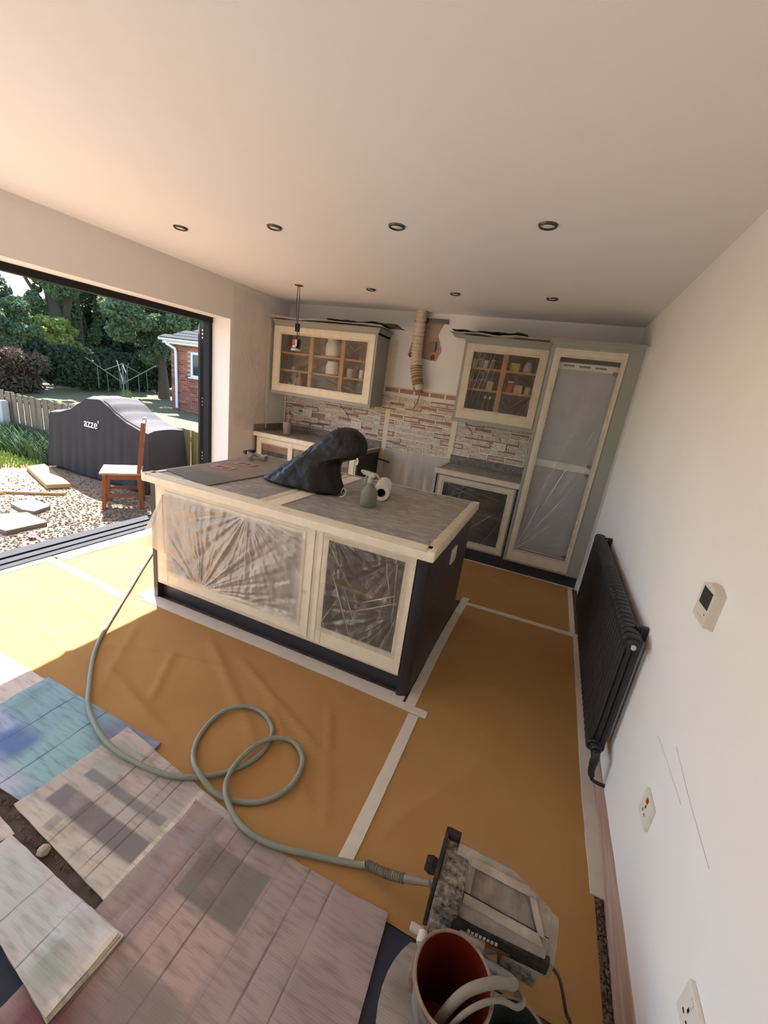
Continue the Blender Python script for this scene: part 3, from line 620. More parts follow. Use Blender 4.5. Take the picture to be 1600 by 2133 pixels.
one('ceiling_collar', MB().box(-2.29, -1.90, -.03, -.003, 2.395, 2.44, b=.004), 'grey_metal', 'dark metal bracket fixed across the wall behind the duct', 'bracket')
tp = [(-2.24, 2.44), (-2.19, 2.30), (-2.3, 2.18), (-2.33, 2.03), (-1.98, 2.0), (-1.93, 2.12), (-2.0, 2.28), (-1.93, 2.44)]
tpw = obj('wall_patch', MB().prism(tp, 0, .002, lambda x, z, d: (x, -d, z)), 'stain_brown', None); tpw['kind'] = 'structure'
for x, z in ((-2.29, 2.045), (-2.025, 2.04)): obj('rust_stain', blob(x, z, .028, .03, x, 16, -.0035), 'rust', tpw)
one('conduit_box', MB().box(-2.07, -2.0, -.035, -.003, 2.10, 2.20, b=.004).box(-2.05, -2.03, -.04, -.03, 2.15, 2.18), 'grey_metal', 'small grey box on the wall beside the flexible duct', 'box')
# film hung on the wall between opening and cabinet
def fw(u, v):
    y = -1.03+u*.66; z = .93+v*1.52
    d = pleat(u, v, (.0, 1.0), .45, 30, .022, 3)+pleat(u, v, (.95, .25), .45, 26, .02, 5)+.002*nz(u*6, v*7)
    xw = -3.978+max(-.016, min(.03, d))
    if z < 1.03 and y > -.66: xw = max(xw, -3.9735)
    return (xw, y, z)
fws = one('plastic_sheet', MB().grid(fw, 60, 110), 'film_wall', 'clear creased plastic sheet taped to the wall beside the garden opening', 'plastic sheet', None, True)
ORG[fws.name] = Vector(fws.location)
folds(fws, [(-1.02, 2.40, -.47, 1.52, .016), (-1.0, 2.30, -.55, 1.55, .008), (-1.01, 2.36, -.7, 1.6, .006), (-.98, 2.2, -.8, 1.7, .006), (-.95, .98, -.47, 1.46, .010), (-.85, 1.0, -.48, 1.35, .006), (-1.02, 2.42, -.6, 2.40, .008), (-.45, 1.4, -.40, .97, .008), (-.40, 1.35, -.38, 1.0, .006)], lambda a, b, d: (-3.972+d*.5, a, b), 'film_crease')
vt = MB().slab(lambda u, v: (-.43+u*.022, .95+v*1.28, .0025), 1, 20, .002); vt.v = [(-3.968+z, x, y_) for x, y_, z in vt.v]
obj('masking_tape', vt, 'tape', fws)
one('masking_tape', MB().slab(lambda u, v: (-3.972, -.40+u*.03, .94+v*1.25), 1, 20, .0).add([], []), 'tape', 'cream vertical tape down the plastic sheet beside the garden side cabinet', 'tape') if False else None

# ------------------------------------------------------------------ island
IX0, IX1, IY0, IY1 = -2.927, -.976, -2.911, -1.771
isl = thing('kitchen_island', 'large charcoal kitchen island with film-masked cream-taped front', 'island', ((IX0+IX1)/2, (IY0+IY1)/2, 0))
op1, op2 = (-2.80, -1.715, .232, .812), (-1.568, -1.09, .245, .824)
obj('end_panel', B(IX0, IX0+.036, IY0, IY1, 0, .878), 'charcoal', isl)
obj('back_panel', B(IX0+.036, IX1-.04, IY1-.02, IY1, 0, .878), 'charcoal', isl)
obj('carcass', MB().box(IX0+.036, IX1-.04, IY0+.03, IY1-.02, .13, .15).box(IX0+.036, IX1-.04, IY0+.55, IY0+.57, .15, .86).box(-1.66, -1.62, IY0+.03, IY0+.55, .15, .86).box(IX0+.036, IX1-.04, IY0+.03, IY1-.02, .86, .878), 'carcass_dark', isl)
obj('shelf', B(-1.62, -1.05, IY0+.08, IY0+.55, .5, .52), 'brown_board', isl); obj('shelf', B(IX0+.036, -1.66, IY0+.08, IY0+.55, .5, .52), 'carcass', isl)
obj('face_frame', face_frame(IX0+.036, -1.045, .13, .878, [op1, op2], IY0+.004, IY0+.026), 'tape_grey', isl)
obj('plinth', B(IX0+.036, -1.02, IY0+.05, IY0+.07, 0, .14), 'charcoal', isl)
cp = MB(); arc = [(-1.045, IY0+.012), (-1.036, IY0)]+[(-1.03+.054*math.sin(a), IY0+.054-.054*math.cos(a)) for a in (math.pi/2*k/8 for k in range(9))]+[(-.976, IY0+.075), (-1.045, IY0+.075)]
obj('corner_post', cp.prism(arc, 0, .878), 'charcoal', isl, True)
nb = 13; y = IY0+.075; bw = (IY1-y)/nb
for k in range(nb):
    ya, yb = y+k*bw, y+(k+1)*bw
    prof = [(-.996, ya), (-.979, ya), (-.976, ya+.004), (-.976, yb-.004), (-.979, yb), (-.996, yb)]
    obj('panel_board', MB().prism(prof, .0, .878), 'charcoal', isl)
obj('panel_backing', B(-1.03, -.984, IY0+.075, IY1-.002, .002, .874), 'charcoal', isl)
obj('plastic_film', film_xz(op1[0]-.012, op1[1]+.012, op1[2]-.012, op1[3]+.012, IY0-.008, [((.30, -.03), 40, .024), ((.64, 1.03), 40, .022), ((.55, -.05), 24, .012)], seed=2, nx=240, nv=120, sag=.015, rip=.0025), 'film_front', isl, True)
obj('plastic_film', film_xz(op2[0]-.012, op2[1]+.012, op2[2]-.012, op2[3]+.012, IY0-.008, [((.1, 1.03), 34, .03), ((.95, .45), 34, .03), ((.95, 1.03), 30, .025)], seed=9, nx=160, nv=140, sag=.02, rip=.004), 'film_dim', isl, True)
tape_around(isl, *op1, IY0+.003, out=(.075, .052, .075, .06), seed=400); tape_around(isl, *op2, IY0+.003, out=(.052, .045, .10, .04), seed=420)
obj('masking_tape', strip(-1.70, -1.585, .15, .86, IY0+.0015, seed=431), 'tape_grey', isl)
obj('masking_tape', strip(IX0+.045, -1.05, .835, .872, IY0+.0005, seed=433), 'tape', isl)
obj('masking_tape', strip(-1.665, -1.645, .16, .87, IY0-.003, seed=434), 'tape', isl); obj('masking_tape', strip(-1.61, -1.592, .15, .87, IY0-.003, seed=435), 'tape', isl)
folds(isl, [(-1.50, .62, -1.36, .29, .008), (-1.42, .56, -1.30, .30, .006), (-1.12, .62, -1.30, .52, .008), (-1.11, .58, -1.36, .44, .006), (-1.54, .80, -1.4, .6, .006), (-1.14, .80, -1.12, .5, .006), (-1.2, .80, -1.14, .55, .005), (-1.55, .3, -1.45, .5, .005)], lambda a, b, d: (a, IY0-.022-d, b))
fl = MB().grid(lambda u, v: (-2.80-u*.20*(1-v), IY0-.012-.035*u*(1-v)-.006*math.sin(u*9), .38+.42*v+.04*u*(1-v)), 16, 16)
obj('film_flap', fl, 'film_flap', isl, True)
socket('wall_socket', 'pale socket on the charcoal boarded end of the island', (-.976, -2.305, .685), 'x', .12, .10, double=False)
S_last = [o for o in bpy.data.objects if o.name.startswith('wall_socket') and o.type == 'EMPTY'][-1]; S_last.rotation_euler = (0, 0, math.pi)
# island worktop
it = thing('island_worktop', 'wide island worktop wrapped in dusty film with taped edges', 'worktop', ((IX0+IX1)/2, (IY0+IY1)/2, .879))
tx0, tx1, ty0, ty1 = IX0-.022, IX1+.022, IY0-.040, IY1+.036
def rr(x0, x1, y0, y1, r, n=6):
    P = []
    for cx, cy, a0 in ((x1-r, y1-r, 0), (x0+r, y1-r, 90), (x0+r, y0+r, 180), (x1-r, y0+r, 270)):
        P += [(cx+r*math.cos(math.radians(a0+90*k/n)), cy+r*math.sin(math.radians(a0+90*k/n))) for k in range(n+1)]
    return P
obj('slab', MB().prism(rr(tx0, tx1, ty0, ty1, .006), .879, .917), 'worktop', it)
def tf(u, v):
    x = tx0+.02+u*(tx1-tx0-.04); yy = ty0+.02+v*(ty1-ty0-.04)
    d = .0018*(1+nz(x*6, yy*9))+.0012*abs(nz(x*16+yy*8, yy*3))+.0010*abs(math.sin((yy*.8+x*.55)*34+3*nz(x*2, yy*2)))
    return (x, yy, .9175+d)
obj('plastic_film', MB().grid(tf, 150, 90), 'film_top', it, True)
# tape wrapped round the rim
def rim(side, seed):
    m = MB(); n = 40
    def ln(t):
        return {'f': (tx0+t*(tx1-tx0), ty0), 'r': (tx1, ty0+t*(ty1-ty0)), 'b': (tx0+t*(tx1-tx0), ty1), 'l': (tx0, ty0+t*(ty1-ty0))}[side]
    nx_, ny_ = {'f': (0, -1), 'r': (1, 0), 'b': (0, 1), 'l': (-1, 0)}[side]
    wd = {'f': .075, 'r': .05, 'b': .04, 'l': .05}[side]; prof = [(.002, .879-.012), (.0035, .895), (.003, .912), (-.004, .9195), (-wd*.5, .9222), (-wd, .9222)]
    V = []
    for i in range(n+1):
        x, yy = ln(i/n)
        for j, (o, z) in enumerate(prof):
            w_ = .004*nz(seed+i*.35, j*3.3) if j in (0, 5) else .0008*nz(seed+i*.9, j)
            V.append((x+nx_*(o+(w_ if j == 5 else 0)), yy+ny_*(o+(w_ if j == 5 else 0)), z+(w_ if j == 0 else 0)))
    k = len(prof); rev = side in 'rb'
    F = [(i*k+j, (i+1)*k+j, (i+1)*k+j+1, i*k+j+1) for i in range(n) for j in range(k-1)]
    return m.add(V, F)
for k, s in enumerate('frbl'): obj('masking_tape', rim(s, k*7.3), 'tape' if s in 'fl' else 'tape_grey', it, True)
obj('masking_tape', MB().slab(lambda u, v: (-2.02+u*.10+.02*v, ty0+.03+v*1.12, .9225+.001*nz(u*3, v*9)), 4, 20, .002), 'tape', it)
obj('masking_tape', MB().slab(lambda u, v: (-2.075+u*.05+.01*v, ty0+.03+v*1.12, .9215+.001*nz(u*3, v*9)), 4, 20, .002), 'tape_grey', it)
for cx_, cy_ in ((tx1, ty0), (tx0, ty0), (tx1, ty1)): obj('masking_tape', B(cx_-(.034 if cx_ > -2 else .004), cx_+(.004 if cx_ > -2 else .034), cy_-(.004 if cy_ < -2.5 else .034), cy_+(.034 if cy_ < -2.5 else .004), .868, .9235, b=.006), 'tape', it, True)
# painted mat with stencil plates
ZT = .924
mt = thing('spray_mat', 'thin grey-green mat with pink overspray on the island worktop', 'mat', (-2.7, -2.35, ZT-.002))
mat('mat_top', (120, 116, 102), .7, (96, 94, 84), 6, .8, .1, 40)
mm = card_mat('mat_paint', (152, 142, 122), [(-.22, .18, -.28, .16, (158, 122, 112), .12, .7), (-.2, .4, -.6, -.25, (112, 106, 92), .06, .8)], base2=(132, 126, 108), bump=.05)
obj('sheet', MB().prism([(-2.91, -2.80), (-2.46, -2.885), (-2.39, -1.87), (-2.86, -1.745), (-2.938, -1.90)], ZT-.002, ZT+.003), mm, mt)
mat('plate_pink', (180, 138, 132), .6, (160, 118, 114), 20, .7); mat('plate_dark', (104, 58, 58), .7)
for k, (cx, cy, rz) in enumerate(((-2.75, -2.45, .1), (-2.74, -2.22, .1))):
    t = thing('stencil_plate', ('pink sprayed number plate nearer the front of the island mat', 'pink sprayed number plate nearer the back of the island mat')[k], 'plate', (cx, cy, ZT+.003), rz=rz)
    obj('plate', MB().prism(rr(-.085, .085, -.055, .055, .008, 3), 0, .004), 'plate_pink', t, local=True)
    for (a, b_, c_, d_) in ((-.05, -.02, -.03, .03), (-.012, .006, -.005, .03), (.02, .05, -.03, .01), (.03, .055, .015, .028)): obj('mark', MB().prism([(a, c_), (b_, c_+.006), (b_, d_), (a+.008, d_-.006)], .004, .005), 'plate_dark', t, local=True)
# crumpled masking gun lying on the mat end
tg = thing('spray_gun', 'dust-caked grey spray gun lying at the back of the island mat', 'spray gun', (-2.812, -2.0, ZT+.0025))
obj('body', MB().tube([(-.085, 0, .04), (-.04, .01, .045), (.02, .02, .03), (.085, .02, .022)], lambda t: .022+.006*math.sin(t*9), 12, sub=6), 'sprayer_body', tg, True, local=True)
obj('handle', MB().tube([(-.04, .01, .04), (-.02, -.05, .025), (.0, -.09, .018)], .016, 10, sub=5), 'sprayer_body', tg, True, local=True)
obj('nozzle', MB().lathe([(0, -.03), (.012, -.03), (.02, 0), (.0, .004)], 12, (-.1, 0, .045), 'X'), 'sprayer_dark', tg, True, local=True)
obj('cap', MB().lathe([(0, 0), (.03, 0), (.03, .016), (0, .018)], 14, (-.05, .0, .058)), 'sprayer_dark', tg, True, local=True)
# black bin bag over a tap
bagm = MB(); nR = 48
lr = [(.9225, -2.40, -1.776, .13), (.945, -2.375, -1.782, .14), (.985, -2.32, -1.80, .135), (1.036, -2.255, -1.82, .13), (1.09, -2.185, -1.842, .125), (1.135, -2.13, -1.835, .12), (1.16, -2.10, -1.76, .115), (1.178, -2.08, -1.69, .11), (1.205, -2.05, -1.658, .105), (1.25, -1.995, -1.654, .10), (1.30, -1.94, -1.672, .09), (1.335, -1.90, -1.70, .075), (1.356, -1.87, -1.735, .05), (1.366, -1.84, -1.78, .02)]
sec = [(z, (l+r)/2, -2.40+.06*min(1, (z-.92)/.3), (r-l)/2, ry) for z, l, r, ry in lr]
V = []
for i, (z, cx, cy, rx, ry) in enumerate(sec):
    for k in range(nR):
        a = 2*math.pi*k/nR; s = 1+.05*nz(math.cos(a)*2.2+i*.25, math.sin(a)*2.2, i*.3)+.075*nz(math.cos(a)*5+i*.12, math.sin(a)*5, i*.12)+.05*abs(nz(math.cos(a)*9-i*.2, math.sin(a)*9, i*.1))
        ca, sa = math.cos(a), math.sin(a); e = .78
        px = math.copysign(abs(ca)**e, ca); py = math.copysign(abs(sa)**e, sa)
        V.append((cx+rx*px*s, cy+ry*py*s, z if i else z+.0))
F = [(i*nR+k, i*nR+(k+1) % nR, (i+1)*nR+(k+1) % nR, (i+1)*nR+k) for i in range(len(sec)-1) for k in range(nR)]
F += [tuple(range(nR-1, -1, -1)), tuple(range((len(sec)-1)*nR, len(sec)*nR))]
bagm.add(V, F)
bg_ = thing('bin_bag', 'black plastic bin bag pulled over the island tap, drooping hood to one side', 'bag', (-2.0, -2.38, .9225))
obj('bag_body', bagm, 'bag', bg_, True)
obj('bag_tab', MB().tube([(-1.665, -2.44, 1.20), (-1.655, -2.448, 1.18), (-1.66, -2.45, 1.16)], .006, 6), 'white_plastic', bg_)
obj('tie_loop', MB().tube([(-1.74, -2.47, .96), (-1.72, -2.48, 1.0), (-1.70, -2.48, .98), (-1.715, -2.48, .945), (-1.745, -2.475, .935)], .003, 6, sub=5), 'film_white', bg_)
for o in bg_.children:
    if o.name.startswith('bag_body'):
        md = o.modifiers.new('sub', 'SUBSURF'); md.levels = md.render_levels = 3
        tx = bpy.data.textures.new('crinkle', 'CLOUDS'); tx.noise_scale = .07; tx.noise_depth = 2; dm = o.modifiers.new('crinkle', 'DISPLACE'); dm.texture = tx; dm.strength = .014; dm.mid_level = .5
# trigger spray bottle
sb = thing('spray_bottle', 'dusty grey trigger spray bottle on the island worktop', 'bottle', (-1.538, -2.475, .922))
obj('bottle', MB().lathe([(0, 0), (.05, 0), (.054, .006), (.054, .085), (.05, .1), (.03, .128), (.017, .14), (.017, .158), (0, .158)], 26), 'spray_bottle', sb, True, local=True)
obj('collar', MB().lathe([(0, .15), (.021, .15), (.021, .172), (.016, .18), (0, .18)], 18), 'trigger', sb, True, local=True)
obj('head', MB().box(-.07, .035, -.012, .012, .19, .218, b=.006).box(-.016, .016, -.012, .012, .172, .196, b=.004), 'trigger', sb, local=True)
obj('nozzle', MB().lathe([(0, -.015), (.011, -.015), (.012, 0), (0, 0)], 12, (-.07, 0, .206), 'X'), 'trigger', sb, True, local=True)
obj('trigger', MB().tube([(-.035, 0, .19), (-.05, 0, .165), (-.045, 0, .14), (-.055, 0, .125)], .006, 8, sub=4), 'trigger', sb, True, local=True)
obj('head_wing', MB().tube([(.03, 0, .215), (.055, 0, .205), (.075, 0, .19)], .005, 8, sub=4), 'trigger', sb, True, local=True)
sb.rotation_euler = (0, 0, -.35)
# paper roll lying on its side
pr = thing('paper_roll', 'short roll of white masking paper lying beside the spray bottle', 'roll', (-1.565, -2.18, .921))
dr = Vector((.30, -.95, 0)).normalized(); sx = Vector((dr.y, -dr.x, 0)); L2 = .26
def ring_cyl(m, r0, r1, l0, l1, n=28):
    V = []
    for l in (l0, l1):
        for r in (r0, r1):
            for k in range(n):
                a = 2*math.pi*k/n; q = dr*l+sx*(r*math.cos(a))+Vector((0, 0, .055+r*math.sin(a))); V.append(tuple(q))
    f = []
    for k in range(n):
        k2 = (k+1) % n
        f += [(k, k2, n+k2, n+k), (2*n+k2, 2*n+k, 3*n+k, 3*n+k2), (n+k, n+k2, 3*n+k2, 3*n+k), (k2, k, 2*n+k, 2*n+k2)]
    return m.add(V, f)
obj('paper', ring_cyl(MB(), .030, .055, -L2/2, L2/2), 'paper_roll', pr, True, local=True)
obj('core', ring_cyl(MB(), .026, .031, -L2/2+.004, L2/2-.004), 'cardboard_core', pr, True, local=True)

# ------------------------------------------------------------------ radiator on the right wall
RY0, RY1, RX0, RX1, RZ0, RZ1 = -3.02, -1.46, -.104, -.028, .222, .826
rad = thing('column_radiator', 'long dark column radiator on the white wall', 'radiator', (-.065, (RY0+RY1)/2, RZ0))
NS = 34; pitch = (RY1-RY0)/NS
def section():
    m = MB(); r = .0135
    for x in (RX0+r, (RX0+RX1)/2, RX1-r):
        m.tube([(x+.065, 0, .03), (x+.065, 0, RZ1-RZ0-.03)], r, 10)
    for z0, z1, s in ((RZ1-RZ0-.062, RZ1-RZ0, 1), (0, .062, -1)):
        w_ = (RX1-RX0)/2; xc = (RX0+RX1)/2+.065; zc = (z0+z1)/2; hh = (z1-z0)/2
        P = rr(xc-w_, xc+w_, zc-hh, zc+hh, .026, 5)
        n = len(P); q = pitch*.40; V = []
        for (yy, k) in ((-q, .86), (-q*.5, 1), (q*.5, 1), (q, .86)): V += [(xc+(a-xc)*k, yy, zc+(b_-zc)*k) for a, b_ in P]
        F = [(i*n+k, i*n+(k+1) % n, (i+1)*n+(k+1) % n, (i+1)*n+k) for i in range(3) for k in range(n)]+[tuple(range(n)), tuple(range(4*n-1, 3*n-1, -1))]
        m.add(V, F)
    me = bpy.data.meshes.new('section'); me.from_pydata(m.v, [], m.f); me.polygons.foreach_set('use_smooth', [True]*len(me.polygons)); me.set_sharp_from_angle(angle=math.radians(45)); me.materials.append(MATS['radiator']); return me
SM = section()
for k in range(NS):
    o = bpy.data.objects.new('section', SM); C.objects.link(o); o.parent = rad; o.location = (0, RY0+pitch*(k+.5)-(RY0+RY1)/2, 0)
obj('manifold', MB().tube([(-.066, RY0, RZ1-.032), (-.066, RY1, RZ1-.032)], .016, 12).tube([(-.066, RY0, RZ0+.032), (-.066, RY1, RZ0+.032)], .016, 12), 'radiator', rad, True)
obj('end_bush', MB().lathe([(0, -.022), (.019, -.022), (.024, -.014), (.024, 0), (0, 0)], 16, (-.066, RY0+.004, RZ1-.034), 'Y'), 'radiator', rad, True)
obj('end_plug', MB().lathe([(0, -.034), (.010, -.034), (.012, -.03), (.012, -.02), (0, -.02)], 14, (-.066, RY0+.004, RZ1-.034), 'Y'), 'chrome', rad, True)
vv = obj('valve', MB().lathe([(0, -.03), (.018, -.03), (.024, -.02), (.024, 0), (0, 0)], 16, (-.066, RY0+.004, RZ0+.034), 'Y').tube([(-.066, RY0-.03, RZ0+.036), (-.066, RY0-.045, RZ0+.02), (-.066, RY0-.05, RZ0-.04), (-.06, RY0-.055, RZ0-.07)], lambda t: .017 if t < .6 else .014, 12, sub=5), 'radiator', rad, True)
obj('valve_cap', MB().lathe([(0, -.012), (.012, -.012), (.013, 0), (0, 0)], 14, (-.066, RY0-.042, RZ0+.036), 'Y'), 'bezel', vv, True)
obj('supply_pipe', MB().tube([(-.06, RY0-.055, RZ0-.06), (-.055, RY0-.056, RZ0-.085), (-.03, RY0-.056, RZ0-.095), (-.001, RY0-.056, RZ0-.095)], .008, 10, sub=4), 'radiator', rad, True)
for yy in (RY0+.10, RY1-.12):
    obj('wall_bracket', MB().box(-.03, -.001, yy-.012, yy+.012, RZ1-.05, RZ1+.012, b=.003).box(-.05, -.02, yy-.008, yy+.008, RZ1+.0, RZ1+.01), 'radiator', rad)
# thermostat
th_ = thing('thermostat', 'cream wall thermostat with dark screen on the white wall', 'thermostat', (0, -3.372, 1.105))
def rwall(P, d0, d1): return MB().prism(P, d0, d1, lambda y_, z_, d: (-d, y_, z_))
ph = [(-.056, 0), (.052, .002), (.052, .112)]+[(.052-.108*t, .112+.016*math.sin(math.pi*t)) for t in (.15, .3, .5, .7, .85)]+[(-.056, .112)]
lc = lambda P: P
obj('back_plate', rwall(ph, 0, .010), 'yellowed_plastic', th_, local=True)
obj('body', rwall([(a*.96, .003+b_*.96) for a, b_ in ph], .010, .026), 'yellowed_plastic', th_, local=True)
obj('screen', rwall([(-.04, .052), (.034, .052), (.034, .106), (-.04, .106)], .026, .0268), 'screen', th_, local=True)
for k in range(3): obj('button', rwall([(-.03+.018*k, .016), (-.02+.018*k, .016), (-.02+.018*k, .024), (-.03+.018*k, .024)], .026, .0275), 'duct_white', th_, local=True)
obj('indicator', rwall([(-.034, .034), (-.03, .034), (-.03, .038), (-.034, .038)], .026, .027), 'black', th_, local=True)
socket('wall_socket', 'switched spur socket with red neon rocker low on the white wall', (0, -3.495, .482), 'x', .09, .09, double=False, red=True)
socket('wall_socket', 'double socket low on the white wall past the spur', (0, -4.03, .478), 'x', .15, .09)

# ------------------------------------------------------------------ ceiling lights
def downlight(x, y, label):
    t = thing('downlight', label, 'downlight', (x, y, H_-.012), 'recessed downlights in the ceiling')
    obj('bezel', MB().lathe([(.034, .012), (.034, .004), (.038, .0), (.044, .003), (.047, .012)], 28, cap=False), 'bezel', t, True, local=True)
    obj('lamp', MB().lathe([(0, .003), (.012, .0035), (.024, .005), (.0345, .0085), (.0345, .0115), (0, .0119)], 24), 'lampglass', t, True, local=True)
LB = ['ceiling downlight of the middle row nearest the garden opening', 'ceiling downlight of the middle row second from the garden opening', 'ceiling downlight of the middle row second from the radiator wall', 'ceiling downlight of the middle row nearest the radiator wall']
for k, x in enumerate((-3.195, -2.42, -1.605, -.813)): downlight(x, -2.40, LB[k])
LB = ['ceiling downlight above the cabinets nearest the dangling lamp', 'ceiling downlight above the cabinets nearest the flexible duct', 'ceiling downlight above the cabinets in front of the tall unit']
for k, x in enumerate((-2.429, -1.62, -.818)): downlight(x, -.945, LB[k])
hl = thing('dangling_downlight', 'can-shaped downlight dangling on two wires from a ceiling hole', 'lamp', (-3.205, -.96, 1.885))
obj('hole_rim', MB().lathe([(.022, .613), (.024, .609), (.042, .609), (.044, .6145)], 22, (-.012, 0, 0)), 'grey_metal', hl, True, local=True)
obj('wire', MB().tube([(-.02, 0, .612), (-.035, .01, .45), (-.02, .01, .30), (.0, 0, .255)], .0035, 7, sub=8), 'cable', hl, True, local=True)
obj('wire', MB().tube([(-.004, 0, .612), (.004, 0, .45), (.002, 0, .30), (.004, 0, .255)], .0035, 7, sub=8), 'cable', hl, True, local=True)
obj('connector', B(-.02, .022, -.014, .014, .185, .262, b=.005), 'can_black', hl, local=True)
obj('wire', MB().tube([(.0, 0, .19), (.006, 0, .15), (-.002, 0, .11)], .005, 7, sub=5), 'cable', hl, True, local=True)
obj('wire', MB().tube([(.006, 0, .19), (.03, 0, .165), (.008, 0, .14)], .003, 7, sub=5), 'cable', hl, True, local=True)
can = obj('can', MB().lathe([(0, .115), (.038, .113), (.042, .105), (.042, .02), (0, .02)], 24), 'can_black', hl, True, local=True)
obj('red_band', MB().tube([(0.0427*math.cos(a), .0427*math.sin(a), .085) for a in (math.radians(200+10*k) for k in range(6))], .0015, 4), 'can_red', can, local=True)
def bandp(a0, a1, z0, z1, m, nm): obj(nm, MB().grid(lambda u, v: (.0428*math.cos(math.radians(a0+u*(a1-a0))), .0428*math.sin(math.radians(a0+u*(a1-a0))), z0+v*(z1-z0)), 8, 1), m, can, local=True)
bandp(235, 285, .055, .108, 'can_red', 'label_band'); bandp(285, 312, .045, .108, 'can_body', 'label_band'); bandp(250, 300, .03, .05, 'can_body', 'label_band')
obj('flange', MB().lathe([(0, .004), (.05, .0), (.05, .006), (.042, .022), (0, .022)], 24), 'can_body', hl, True, local=True)
for s in (-1, 1): obj('spring_clip', MB().tube([(s*.04, 0, .05), (s*.06, 0, .02), (s*.058, 0, .0), (s*.048, 0, .01)], .002, 6, sub=4), 'chrome', hl, local=True)

# ------------------------------------------------------------------ floor covering
def paper(label, x0, x1, y0, y1, creases, seed, z=.0045, amp=.005, flat=-9):
    nx = max(24, int((x1-x0)*52)); ny = max(24, int((y1-y0)*52))
    def fn(u, v):
        x = x0+u*(x1-x0); yy = y0+v*(y1-y0); e = min(1, min(x-x0, x1-x)/.12, min(yy-y0, y1-yy)/.12, (yy-flat)/.07)
        d = amp*max(0, .25+nz(x*2.2+seed, yy*2.2))+amp*.9*(1-min(1, abs(nz(x*3+seed, yy*3+2))*5))*(.5+.5*nz(x*1.3, yy*1.3+seed))
        for (ax, ay, bx, by, h, w_) in creases:
            L_ = math.hypot(bx-ax, by-ay); tt = ((x-ax)*(bx-ax)+(yy-ay)*(by-ay))/L_/L_; ds = abs((x-ax)*(by-ay)-(yy-ay)*(bx-ax))/L_
            if -.1 < tt < 1.1: d += 1.5*h*max(0, 1-ds/w_)**1.5*max(0, min(1, (tt+.1)*6, (1.1-tt)*6))
        return (x, yy, z+d*max(0, e))
    return one('kraft_paper', MB().grid(fn, nx, ny), 'kraft', label, 'floor paper', 'kraft paper sheets covering the floor', True)
paper('brown kraft paper sheet running alongside the radiator wall', -.935, -.036, -3.884, -1.575, [(-.8, -3.6, -.5, -3.1, .004, .05), (-.75, -3.2, -.3, -2.6, .003, .06)], 1, amp=.0025)
paper('brown kraft paper sheet between the island and the fridge unit', -2.5, -.06, -1.575, -.604, [(-.9, -.8, -.2, -1.3, .004, .05)], 2, amp=.0025)
paper('creased brown kraft paper sheet in front of the island', -3.97, -.915, -3.886, -2.985, [(-2.65, -3.42, -2.0, -3.25, .010, .035), (-2.5, -3.55, -1.75, -3.75, .010, .04), (-2.2, -3.1, -1.5, -3.55, .009, .04), (-1.9, -3.15, -1.2, -3.45, .009, .03), (-1.6, -3.3, -1.1, -3.7, .007, .03), (-2.3, -3.3, -2.1, -3.6, .008, .03), (-3.6, -3.2, -2.9, -3.3, .006, .03), (-1.3, -3.2, -1.0, -3.75, .006, .03), (-2.75, -3.15, -2.35, -3.7, .006, .04), (-3.3, -3.5, -2.6, -3.62, .007, .04)], 3, z=.0056, amp=.006, flat=-3.745)
paper('brown kraft paper sheet between the garden opening and the island', -3.97, -2.95, -2.99, -.9, [(-3.8, -2.6, -3.1, -2.3, .005, .04)], 4, amp=.003)
def ftape(pts, wd, label, seed, z=.0095):
    P = [Vector((a, b_, 0)) for a, b_ in pts]; P = spline(P, 10) if len(P) > 2 else [P[0].lerp(P[1], k/14) for k in range(15)]
    A, Q = [], []
    for i, p in enumerate(P):
        t = (P[min(i+1, len(P)-1)]-P[max(0, i-1)]).normalized(); n_ = Vector((-t.y, t.x, 0)); j = .003*nz(seed+i*.5, 1); zz = z+.0012*nz(seed+i*.4, 7)
        A.append((p.x+n_.x*(wd/2+j), p.y+n_.y*(wd/2+j), zz)); Q.append((p.x-n_.x*(wd/2-j), p.y-n_.y*(wd/2-j), zz))
    k = len(A); V = A+Q+[(a, b_, .003) for a, b_, _ in A+Q]
    F = [(i+1, i, k+i, k+i+1) for i in range(k-1)]+[(i, i+1, 2*k+i+1, 2*k+i) for i in range(k-1)]+[(k+i+1, k+i, 3*k+i, 3*k+i+1) for i in range(k-1)]+[(0, 2*k, 3*k, k), (2*k-1, 4*k-1, 3*k-1, k-1)]
    return one('floor_tape', MB().add(V, F), 'floor_tape', label, 'tape', 'white masking tape on the floor paper', False)
ftape([(-.927, -1.49), (-.945, -2.2), (-.94, -2.985)], .058, 'white floor tape along the boarded end of the island', 1)
ftape([(-2.95, -2.975), (-2.0, -2.96), (-1.3, -2.958), (-.835, -2.968)], .05, 'outer white floor tape along the front of the island', 2, .0105)
ftape([(-2.95, -2.925), (-2.0, -2.918), (-.985, -2.918)], .045, 'inner white floor tape against the island plinth', 3)
ftape([(-.898, -3.0), (-.893, -3.4), (-.893, -3.80)], .055, 'white floor tape over the seam leading away from the island corner', 4)
ftape([(-.915, -1.588), (-.5, -1.575), (-.045, -1.566)], .05, 'white floor tape crossing from the island to the radiator', 5, .0105)
ftape([(-.068, -.62), (-.066, -1.2), (-.066, -1.56)], .04, 'white floor tape along the radiator wall near the tall unit', 6)
ftape([(-.034, -1.54), (-.036, -2.3), (-.034, -3.0), (-.022, -3.47)], .056, 'long loose white floor tape along the wall under the radiator', 7, .0115)
ftape([(-2.5, -.595), (-1.2, -.60), (-.03, -.603)], .04, 'white floor tape along the plinth of the fridge unit', 8)
ftape([(-3.96, -2.985), (-3.5, -3.005), (-3.08, -3.04)], .055, 'white floor tape from the garden threshold towards the island', 9, .0105)
